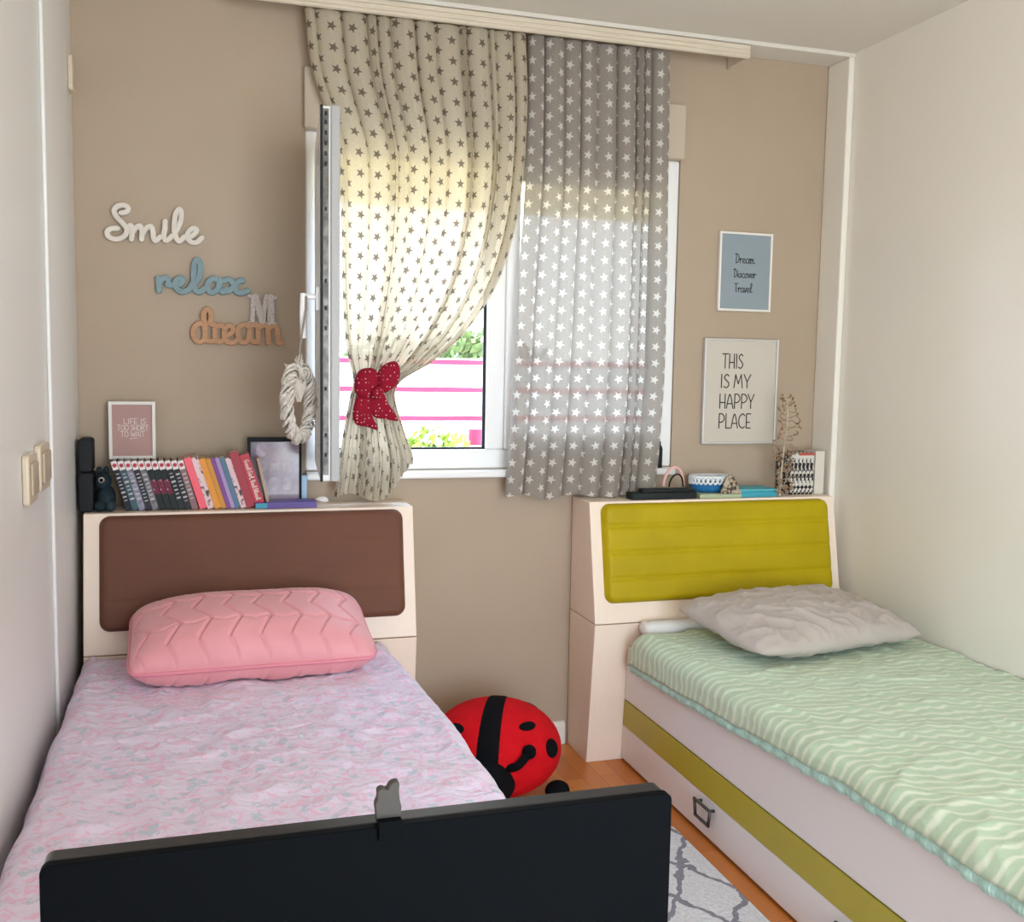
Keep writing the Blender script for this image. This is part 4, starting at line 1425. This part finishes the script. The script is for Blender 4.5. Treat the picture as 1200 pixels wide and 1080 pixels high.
for k in range(11):
    c_ = spine_cols[k]
    if c_ not in spine_mats: spine_mats[c_] = mat('comic_spine_' + looks[k].replace(' ', '_'), c_, .5, .3, '#4a4a50' if k in (1, 2, 4) else None, 90, lo=.5, hi=.7)
    def art(root, wd, ht, k=k):
        if k in (5, 6, 7):
            b = new(); prism_map(b, rrect(.001, .055, wd - .001, .105, .002), .0006, lambda u, v, q: Vector((u, -.0003 - q, v))); obj('spine_art', b, maroon, root, local=True)
    wk = .0198
    book('%s comic volume with white-topped spine, %s from the left end of the row' % (looks[k], names[k]), x, wk, .172, .105, 3.562, TL, spine_mats[c_], 'comic volumes on the left shelf', whiteband, redspot, greymark if k not in (5, 6, 7) else None, .031, extra=art, name='comic_book')
    x += (wk + .0004) / cs
x += .004
others = [
    ('bright pink book leaning right of the white-topped comics', '#ef5f70', None, .024, .180, None),
    ('white book with black patches, between the pink and orange books', None, 'bw2', .022, .182, None),
    ('wide orange book, left of the thinner mustard one', '#dd8f1e', None, .021, .178, None),
    ('thin mustard-yellow book between orange and purple books', '#c98a22', None, .015, .178, None),
    ('purple book beside the mustard-yellow one', '#7a3a86', None, .014, .180, None),
    ('pale lilac book between the purple and slate-blue books', '#a48bb8', None, .013, .182, None),
    ('slate-blue book beside the pale lilac one', '#4b7086', None, .017, .182, None),
    ('pale pink patterned book left of the thick red books', None, 'bw2', .018, .180, None),
    ('thick dark red book without lettering, taller of the two red books', '#a01a2e', None, .030, .200, None),
    ('red book with white lettered spine at the right end of the row', '#b8182c', None, .032, .190, ('Good Girl, Bad Blood', .02, .165, .0011)),
]
for lab, hexc, key, wd, ht, ti in others:
    mm = M[key] if key else mat('cover_' + lab.split()[0] + '_' + lab.split()[1], hexc, .4, .4)
    book(lab, x, wd, ht, .118 if 'red' not in lab.split(',')[0].split('left of')[0] else .078, 3.562, TL - 1, mm, 'leaning novels on the left shelf', title=(ti + (M['chalk'],)) if ti else None)
    x += (wd + .0005) / cs
# thin beige pad leaning beyond the red books
book('thin beige notebook at the right of the red books', x + .004, .010, .175, .065, 3.570, TL + 4, mat('cover_beige', '#b9a28a', .6, .3), None, cat='notebook', name='notebook')

cz = thing('black_case', 'tall rounded black case at the far left end of the shelf', 'case', (-.36, 3.60, ZS))
b = new(); prism_map(b, rrect(-.384, ZS, -.337, 1.132, .012), .11, lambda u, v, q: Vector((u, 3.55 + q, v))); obj('lower_body', b, M['blackmatte'], cz, bevel=.006)
b = new(); prism_map(b, rrect(-.383, 1.1325, -.339, 1.243, .012), .10, lambda u, v, q: Vector((u, 3.555 + q, v))); obj('upper_body', b, M['blackmatte'], cz, bevel=.006)

tp_ = thing('plush_toy', 'dark teal plush toy with round eye wedged beside the comics', 'toy', (-.300, 3.60, ZS))
b = new(); ell(b, (-.302, 3.60, 1.044), (.031, .05, .043), 22, 14); obj('body', b, M['plush'], tp_, smooth=True)
b = new(); ell(b, (-.309, 3.592, 1.100), (.026, .036, .032), 22, 14); hd_ = obj('head', b, M['plush'], tp_, smooth=True)
b = new(); ell(b, (-.312, 3.560, 1.106), (.010, .006, .010), 14, 8); obj('eye_ring', b, M['greycotton'], hd_, smooth=True)
b = new(); ell(b, (-.312, 3.555, 1.106), (.006, .004, .006), 12, 8); obj('eye', b, M['black'], hd_, smooth=True)
for q in ((-.322, 3.60, 1.132), (-.300, 3.60, 1.132)):
    b = new(); ell(b, q, (.010, .008, .016), 12, 8); obj('ear', b, M['plush'], hd_, smooth=True)
for q in ((-.318, 3.560, 1.020), (-.286, 3.560, 1.020)):
    b = new(); ell(b, q, (.018, .026, .019), 14, 10); obj('paw', b, M['plush'], tp_, smooth=True)

# black photo frame
fy = 3.665
a, c = at(290, 512, fy), at(353, 588, fy)
fr = thing('photo_frame', 'black photo frame with faded pink collage beside the red books', 'photo frame', ((a.x + c.x) / 2, fy, ZS))
x0, x1, z0, z1 = a.x, c.x, ZS, a.z
b = new()
for lo, hi in (((x0, z0), (x0 + .010, z1)), ((x1 - .008, z0), (x1, z1)), ((x0 + .01, z0), (x1 - .008, z0 + .01)), ((x0 + .01, z1 - .016), (x1 - .008, z1))):
    box(b, (lo[0], fy - .02, lo[1]), (hi[0], fy, hi[1]))
obj('frame', b, M['blackmatte'], fr, bevel=.0015)
b = new(); box(b, (x0 + .009, fy - .012, z0 + .009), (x1 - .007, fy - .002, z1 - .015)); ph_ = obj('photo', b, M['photo'], fr)
b = new()
for q in range(7):
    px_, pz_ = x0 + .03 + (q % 3) * .045, z0 + .05 + (q // 3) * .06
    b2 = rrect(px_, pz_, px_ + .032, pz_ + .045, .012)
    prism_map(b, b2, .0008, lambda u, v, k: Vector((u, fy - .0125 - k, v)))
obj('photo_prints', b, mat('pale_photo_patches', '#c3b3bf', .2, .5, '#978292', 30), ph_)

b = new(); a, c = at(299, 590, 3.55), at(371, 590, 3.55)
fl = thing('book', 'flat purple book lying before the black photo frame', 'book', ((a.x + c.x) / 2, 3.58, ZS))
b = new(); box(b, (a.x, 3.545, ZS), (c.x, 3.64, ZS + .0022)); box(b, (a.x, 3.545, ZS + .0178), (c.x, 3.64, ZS + .020)); box(b, (a.x, 3.545, ZS + .0022), (c.x, 3.547, ZS + .0178)); obj('cover', b, M['purple'], fl)
b = new(); box(b, (a.x + .002, 3.547, ZS + .0022), (c.x - .002, 3.638, ZS + .0178)); obj('pages', b, M['paper'], fl)
b = new(); box(b, (a.x + .002, 3.5438, ZS + .002), (a.x + .04, 3.545, ZS + .018)); obj('cover_patch', b, M['teal'], fl)
b = new(); a = at(354, 556, 3.60)
box(b, (a.x, 3.655, ZS), (a.x + .022, 3.69, 1.10)); tag(obj('booklet', b, M['lightblue'], bevel=.002), 'pale blue booklet standing right of the black photo frame', 'booklet')
# crumpled tissue
b = new()
def crump(q): return q * (1 + .35 * nz(q.x * 60, q.y * 60, q.z * 60))
ell(b, at(378, 586, 3.55) + Vector((.0, -.005, .004)), (.022, .018, .010), 20, 12, f=crump)
for v in b.bm.verts: v.co.z = max(v.co.z, ZS)
tag(obj('paper_tissue', b, M['white'], smooth=True), 'crumpled white tissue on the shelf below the cream curtain', 'tissue')

# ------------------------------------------------------------------ wreath on the window handle
wc = Vector((.283, 3.075, 1.385))
wr_ = thing('wicker_wreath', 'white wicker heart wreath hanging from the window handle', 'wreath', wc)
ax1 = Vector((math.sin(R(26)), math.cos(R(26)), 0)); ax3 = Vector((ax1.y, -ax1.x, 0))
rg = random.Random(4)
b = new()
for k in range(20):
    ph, fr_, am = rg.uniform(0, 6.28), rg.randint(5, 9), rg.uniform(.008, .02)
    pts = []
    for i in range(60):
        a = 2 * math.pi * i / 60
        rr_ = .098 + am * math.cos(fr_ * a + ph) 
        off = am * math.sin(fr_ * a + ph)
        hx_ = rr_ * math.sin(a); hz_ = rr_ * math.cos(a) * 1.08
        if hz_ > 0: hz_ -= .03 * math.exp(-(hx_ / .03) ** 2)
        pts.append(wc + ax1 * hx_ + Vector((0, 0, hz_)) + ax3 * off)
    tube(b, pts, rg.uniform(.0025, .0045), 5, closed=True)
for k in range(26):
    a = rg.uniform(0, 6.28)
    p = wc + ax1 * .1 * math.sin(a) + Vector((0, 0, .105 * math.cos(a)))
    d_ = (ax1 * math.sin(a) + Vector((0, 0, math.cos(a))) + ax3 * rg.uniform(-1, 1) * .8 + ax1 * rg.uniform(-.5, .5)).normalized()
    tube(b, [p, p + d_ * .02, p + d_ * .035 + Vector((0, 0, rg.uniform(-.008, .008)))], [.003, .0025, .001], 5)
obj('twig_ring', b, M['wicker'], wr_, smooth=True)
b = new()
hp = []
for i in range(40):
    t = 2 * math.pi * i / 40
    hp.append((.0026 * 16 * math.sin(t) ** 3, .0026 * (13 * math.cos(t) - 5 * math.cos(2 * t) - 2 * math.cos(3 * t) - math.cos(4 * t))))
hc = wc + Vector((0, 0, .045))
prism_map(b, hp, .014, lambda u, v, q: hc + ax1 * u + Vector((0, 0, v)) + ax3 * (q - .007)); obj('heart', b, M['smile'], wr_, bevel=.003)
b = new()
top = ML @ Vector((.615 - .034, sg * .070, 1.692))
tube(b, [wc + Vector((0, 0, .085)), wc + Vector((0.002, -.004, .16)), top + Vector((0, -.012, -.03)), top + Vector((0, -.010, .008)), top + Vector((0, 0.006, .011)), top + Vector((0, .012, -.03)), wc + Vector((0.004, .006, .16)), wc + Vector((0, .004, .087))], .0032, 8)
obj('ribbon', b, M['string'], wr_, smooth=True)

# ------------------------------------------------------------------ things on the right shelf
b = new()
a, c = at(738, 580, 3.555), at(815, 580, 3.555)
ca = thing('flat_case', 'flat dark green-black case lying at the left of the right shelf', 'case', ((a.x + c.x) / 2, 3.58, ZS))
b = new(); prism_map(b, rrect(a.x, 3.535, c.x, 3.60, .012), .026, lambda u, v, q: Vector((u, v, ZS + q))); obj('case_base', b, M['blackfab'], ca, bevel=.004)
b = new(); prism_map(b, rrect(a.x + .05, 3.54, c.x - .004, 3.598, .012), .012, lambda u, v, q: Vector((u, v, ZS + .0265 + q))); obj('case_lid', b, M['blackfab'], ca, bevel=.005)
hbz = ZS + .0395
for lab, x_, w_, h_, m_, yo in (('pale pink padded headband on the dark flat case', 1.775, .085, .075, M['pinkband'], 3.580), ('thin black headband in front of the pink one', 1.775, .060, .050, M['blackmatte'], 3.556)):
    pts = [Vector((x_ + w_ / 2 * math.cos(a_), yo + .004 * math.cos(2 * a_), hbz + .006 + h_ * math.sin(a_))) for a_ in [math.pi * k / 24 for k in range(25)]]
    b = new(); tube(b, pts, .0055 if 'pink' in lab.split()[1] else .0035, 8); tag(obj('headband', b, m_, smooth=True), lab, 'headband')
b = new(); a = at(775, 516, 3.69); lathe(b, [(0, 0), (.016, 0), (.017, .004), (.017, .075), (.014, .085), (.010, .092), (.010, .105), (0, .105)], (1.752, 3.682, WZ0 - .0005), 20)
tag(obj('bottle', b, M['blackmatte'], smooth=True), 'small dark bottle on the sill behind the grey curtain', 'bottle')

a, c = at(815, 580, 3.57), at(864, 580, 3.57)
b = new(); box(b, (a.x + .002, 3.535, ZS), (c.x, 3.66, ZS + .016)); tag(obj('flat_book', b, M['sage'], bevel=.002), 'flat pale sage book under the blue woven basket', 'book')
a, c = at(862, 580, 3.57), at(906, 580, 3.57)
tb = thing('teal_box', 'shallow teal cardboard box right of the blue woven basket', 'box', ((a.x + c.x) / 2, 3.58, ZS))
b = new(); box(b, (a.x + .003, 3.54, ZS), (c.x, 3.66, ZS + .022)); obj('box_base', b, M['teal'], tb, bevel=.002)
b = new(); box(b, (a.x + .001, 3.538, ZS + .0225), (c.x + .001, 3.662, ZS + .032)); obj('box_lid', b, mat('teal_lid', '#57b0c0', .5, .3, '#4fa8b8', 6), tb, bevel=.002)

a, c = at(812, 572, 3.60), at(860, 572, 3.60)
bc = Vector(((a.x + c.x) / 2, 3.625, ZS + .0165))
rbk = (c.x - a.x) / 2
bk = thing('basket', 'blue woven basket with white lattice rim on the right shelf', 'basket', bc)
b = new(); lathe(b, [(0, 0), (rbk * .80, 0), (rbk * .92, .012), (rbk * .98, .034), (rbk * .95, .036), (rbk * .86, .014), (0, .005)], bc, 32)
for v in b.bm.verts: v.co.y = bc.y + (v.co.y - bc.y) * .62
obj('bowl', b, M['blue'], bk, smooth=True)
b = new()
for q in (0, 1):
    pts = []
    for i in range(160):
        a_ = 2 * math.pi * i / 160
        pts.append(bc + Vector((rbk * 1.0 * math.cos(a_), rbk * .62 * math.sin(a_), .047 + .013 * math.sin(14 * a_ + q * math.pi))))
    tube(b, pts, .0042, 7, closed=True)
tube(b, [bc + Vector((rbk * math.cos(2 * math.pi * i / 48), rbk * .62 * math.sin(2 * math.pi * i / 48), .062)) for i in range(48)], .004, 7, closed=True)
obj('lattice_rim', b, M['whiteweave'], bk, smooth=True)

b = new(); pa = at(856, 552, 3.545); pb = at(843, 577, 3.545); pc = at(868, 575, 3.545)
base = [Vector((pb.x, 3.533, ZS + .0345)), Vector((pc.x, 3.533, ZS + .0345)), Vector((pc.x + .004, 3.560, ZS + .0345)), Vector((pb.x + .008, 3.560, ZS + .0345))]
zb_ = ZS + .0168
base = [Vector((q.x, q.y, zb_)) for q in base]
ap = Vector((pa.x, 3.548, pa.z))
vb = [V(b, q) for q in base]; mid = [V(b, q.lerp(ap, .5) + (q - (base[0] + base[2]) / 2) * .10) for q in base]; vt = V(b, ap)
Fc(b, vb)
for i in range(4):
    k = (i + 1) % 4
    Fc(b, (vb[i], vb[k], mid[k], mid[i])); Fc(b, (mid[i], mid[k], vt))
tag(obj('pouch', b, M['cat'], smooth=False, bevel=.003), 'pointed brown patterned cloth pouch beside the blue basket', 'pouch')

# dried branch
pbr = at(915, 578, 3.545)
br = thing('dried_branch', 'tall dried branch with curly seed twigs beside the black and white books', 'dried plant', (pbr.x, 3.545, ZS))
rg = random.Random(12)
b = new()
stem = crom([Vector((pbr.x - .006, 3.545, ZS)), at(916, 550, 3.545), at(920, 515, 3.545), at(923, 490, 3.545), at(922, 467, 3.545)], 10)
tube(b, stem, [.0045 - .003 * i / (len(stem) - 1) for i in range(len(stem))], 7); obj('stem', b, M['driedlight'], br, smooth=True)
b = new()
tips = []
for k in range(24):
    q = .35 + .65 * k / 23
    p = stem[int(q * (len(stem) - 1))]
    sgn_ = 1 if k % 2 else -1
    ln = rg.uniform(.03, .062) * (1.05 - .55 * max(0, (q - .6) / .4))
    dx = sgn_ * ln
    pts = crom([p, p + Vector((dx * .4, rg.uniform(-.015, .015), rg.uniform(-.004, .012))), p + Vector((dx * .8, rg.uniform(-.02, .012), rg.uniform(-.01, .016))), p + Vector((dx, rg.uniform(-.02, .012), rg.uniform(.0, .03))), p + Vector((dx * .85, rg.uniform(-.02, .012), rg.uniform(.01, .03)))], 5)
    tube(b, pts, [.0016 * (1 - .5 * i / len(pts)) for i in range(len(pts))], 5)
    tips += [pts[-1], pts[len(pts) // 2], pts[-4], pts[-8]]
for k in range(60):   # dense lower tuft
    p = Vector((pbr.x + rg.uniform(-.03, .05), 3.548 + rg.uniform(-.015, .012), ZS + rg.uniform(.01, .17)))
    d_ = Vector((rg.uniform(-1, 1), rg.uniform(-.5, .3), rg.uniform(-.3, 1))).normalized() * rg.uniform(.012, .03)
    pts = crom([p, p + d_ * .5 + Vector((0, 0, rg.uniform(-.006, .006))), p + d_], 4)
    tube(b, pts, .0013, 4); tips += [pts[-1], pts[3]]
obj('twigs', b, M['dried'], br, smooth=True)
b = new()
for p in tips:
    r_ = rg.uniform(.0025, .0045); ell(b, p, (r_ * 1.3, r_, r_), 7, 5)
obj('seed_heads', b, M['dried'], br, smooth=True)

# black and white comics at the right end
xb0 = at(929, 578, 3.565).x
labs = ['first', 'second', 'third', 'fourth', 'fifth', 'sixth']
redcap = mat('red_spine_cap', '#b8554a', .5, .3)
whitecell = mat('grey_spine_panel', '#cfc9c1', .5, .3)
x = xb0
for k in range(6):
    def art2(root, wd, ht, k=k):
        mp = lambda u, v, q: Vector((u, -.0003 - q, v))
        b = new()
        for z in (.045, .085, .130):
            prism_map(b, rrect(wd * .15, z, wd * .85, z + (.012 if z < .12 else .026), .001, 1), .0006, mp)
        obj('spine_panels', b, whitecell, root, local=True)
    book('black and white comic on the right shelf, %s from the dried branch' % labs[k], x, .0178, .172 - .004 * (k < 2), .105, 3.588, 0, M['bw'], 'black and white comics on the right shelf', redcap if k > 1 else whitecell, None, None, .012, extra=art2, name='comic_book')
    x += .0183
book('thick white book standing at the right end of the right shelf', x + .002, 2.458 - x - .004, .178, .110, 3.582, 0, mat('cover_white', '#d3cdc0', .5, .3), None)

# ------------------------------------------------------------------ added fill lamp, unseen behind the viewer
lp = thing('added_fill_lamp', 'added white globe lamp behind the viewer, unseen, giving fill light', 'lamp', (FILL_LAMP_POS.x, FILL_LAMP_POS.y, FILL_LAMP_POS.z))
b = new(); lathe(b, [(0, 0), (.055, 0), (.06, -.01), (.05, -.03), (.008, -.035), (0, -.035)], (FILL_LAMP_POS.x, FILL_LAMP_POS.y, ZC - .0005), 28); obj('ceiling_rose', b, M['pvc'], lp, smooth=True)
b = new(); tube(b, [FILL_LAMP_POS + Vector((0, 0, .19)), Vector((FILL_LAMP_POS.x, FILL_LAMP_POS.y, ZC - .034))], .004, 8); obj('cord', b, M['pvc'], lp)
em = bpy.data.materials.new('fill_lamp_glow')
em.use_nodes = True
t = em.node_tree
t.nodes.remove(t.nodes['Principled BSDF'])
e = N(t, 'ShaderNodeEmission'); e.inputs[0].default_value = (1.0, .93, .86, 1); e.inputs[1].default_value = FILL_LAMP_W
t.links.new(e.outputs[0], t.nodes['Material Output'].inputs[0])
b = new(); ell(b, FILL_LAMP_POS, (.20, .20, .19), 32, 20); obj('globe', b, em, lp, smooth=True)

# ------------------------------------------------------------------ outside
b = new(); box(b, (-14, 3.97, -.3), (18, 40, -.05)); o = obj('ground', b, M['ground']); o['kind'] = 'structure'
bd = thing('building', 'white building with red horizontal bands across the street outside', 'building', (3, 10, -.05))
b = new(); box(b, (-2, 9.0, -.05), (8, 12, 1.57)); obj('wall', b, M['facade'], bd)
for z in (1.535, 1.285, 1.025):
    b = new(); box(b, (-2, 8.985, z - .022), (8, 8.999, z + .022)); obj('red_band', b, M['redband'], bd)
b = new(); box(b, (2.2, 8.95, 1.08), (2.5, 8.998, 1.2)); obj('vent_box', b, M['lightblue'], bd)
pp = thing('barrier_post', 'red and white striped post outside the window', 'post', (2.18, 8.0, -.05))
for k in range(8):
    b = new(); lathe(b, [(0, 0), (.06, 0), (.06, .128), (0, .128)], (2.16, 8.0, -.05 + k * .13), 16); obj('post_band', b, M['redband'] if k % 2 else M['facade'], pp, smooth=False)


def bush(name, label, cat, c, r_, n, m, seed, lf=.09, trunk=None, group=None):
    rg = random.Random(seed)
    root = thing(name, label, cat, (c[0], c[1], -.05), group=group)
    b = new()
    for k in range(n):
        d_ = Vector((rg.gauss(0, 1), rg.gauss(0, 1), rg.gauss(0, 1))).normalized() * rg.uniform(.5, 1) 
        p = Vector(c) + Vector((d_.x * r_[0], d_.y * r_[1], d_.z * r_[2]))
        nn = Vector((rg.uniform(-1, 1), rg.uniform(-1, 1), rg.uniform(-.3, 1))).normalized()
        t1 = nn.orthogonal().normalized() * lf * rg.uniform(.6, 1.2); t2 = nn.cross(t1) * .55
        Fc(b, [V(b, p - t1), V(b, p + t2), V(b, p + t1 + nn * .02), V(b, p - t2)])
    b.get_flag = True
    obj('foliage', b, m, root)
    b = new(); tube(b, [(c[0], c[1], -.05), (c[0] + .03, c[1], c[2] * .6), (c[0], c[1], c[2] + r_[2] * .3)], [.05, .04, .02] if trunk is None else trunk, 8); obj('trunk', b, M['bark'], root)
bush('shrub', 'yellow-green shrub in front of the striped building outside', 'shrub', (1.72, 7.6, .55), (.42, .4, .50), 900, M['leaf'], 1, .055)
for k, (x_, y_, s_) in enumerate(((2.6, 14.5, 1.0), (4.3, 15.5, 1.2), (.6, 15.0, 1.1))):
    bush('tree', ['olive-green tree behind the building, seen beside the window mullion', 'tall olive tree behind the building, far right', 'olive tree behind the building, far left'][k], 'tree', (x_, y_, 1.15 * s_), (1.0 * s_, .7, .75), 900, M['leafdark'], 20 + k, .11, [.12, .1, .05])
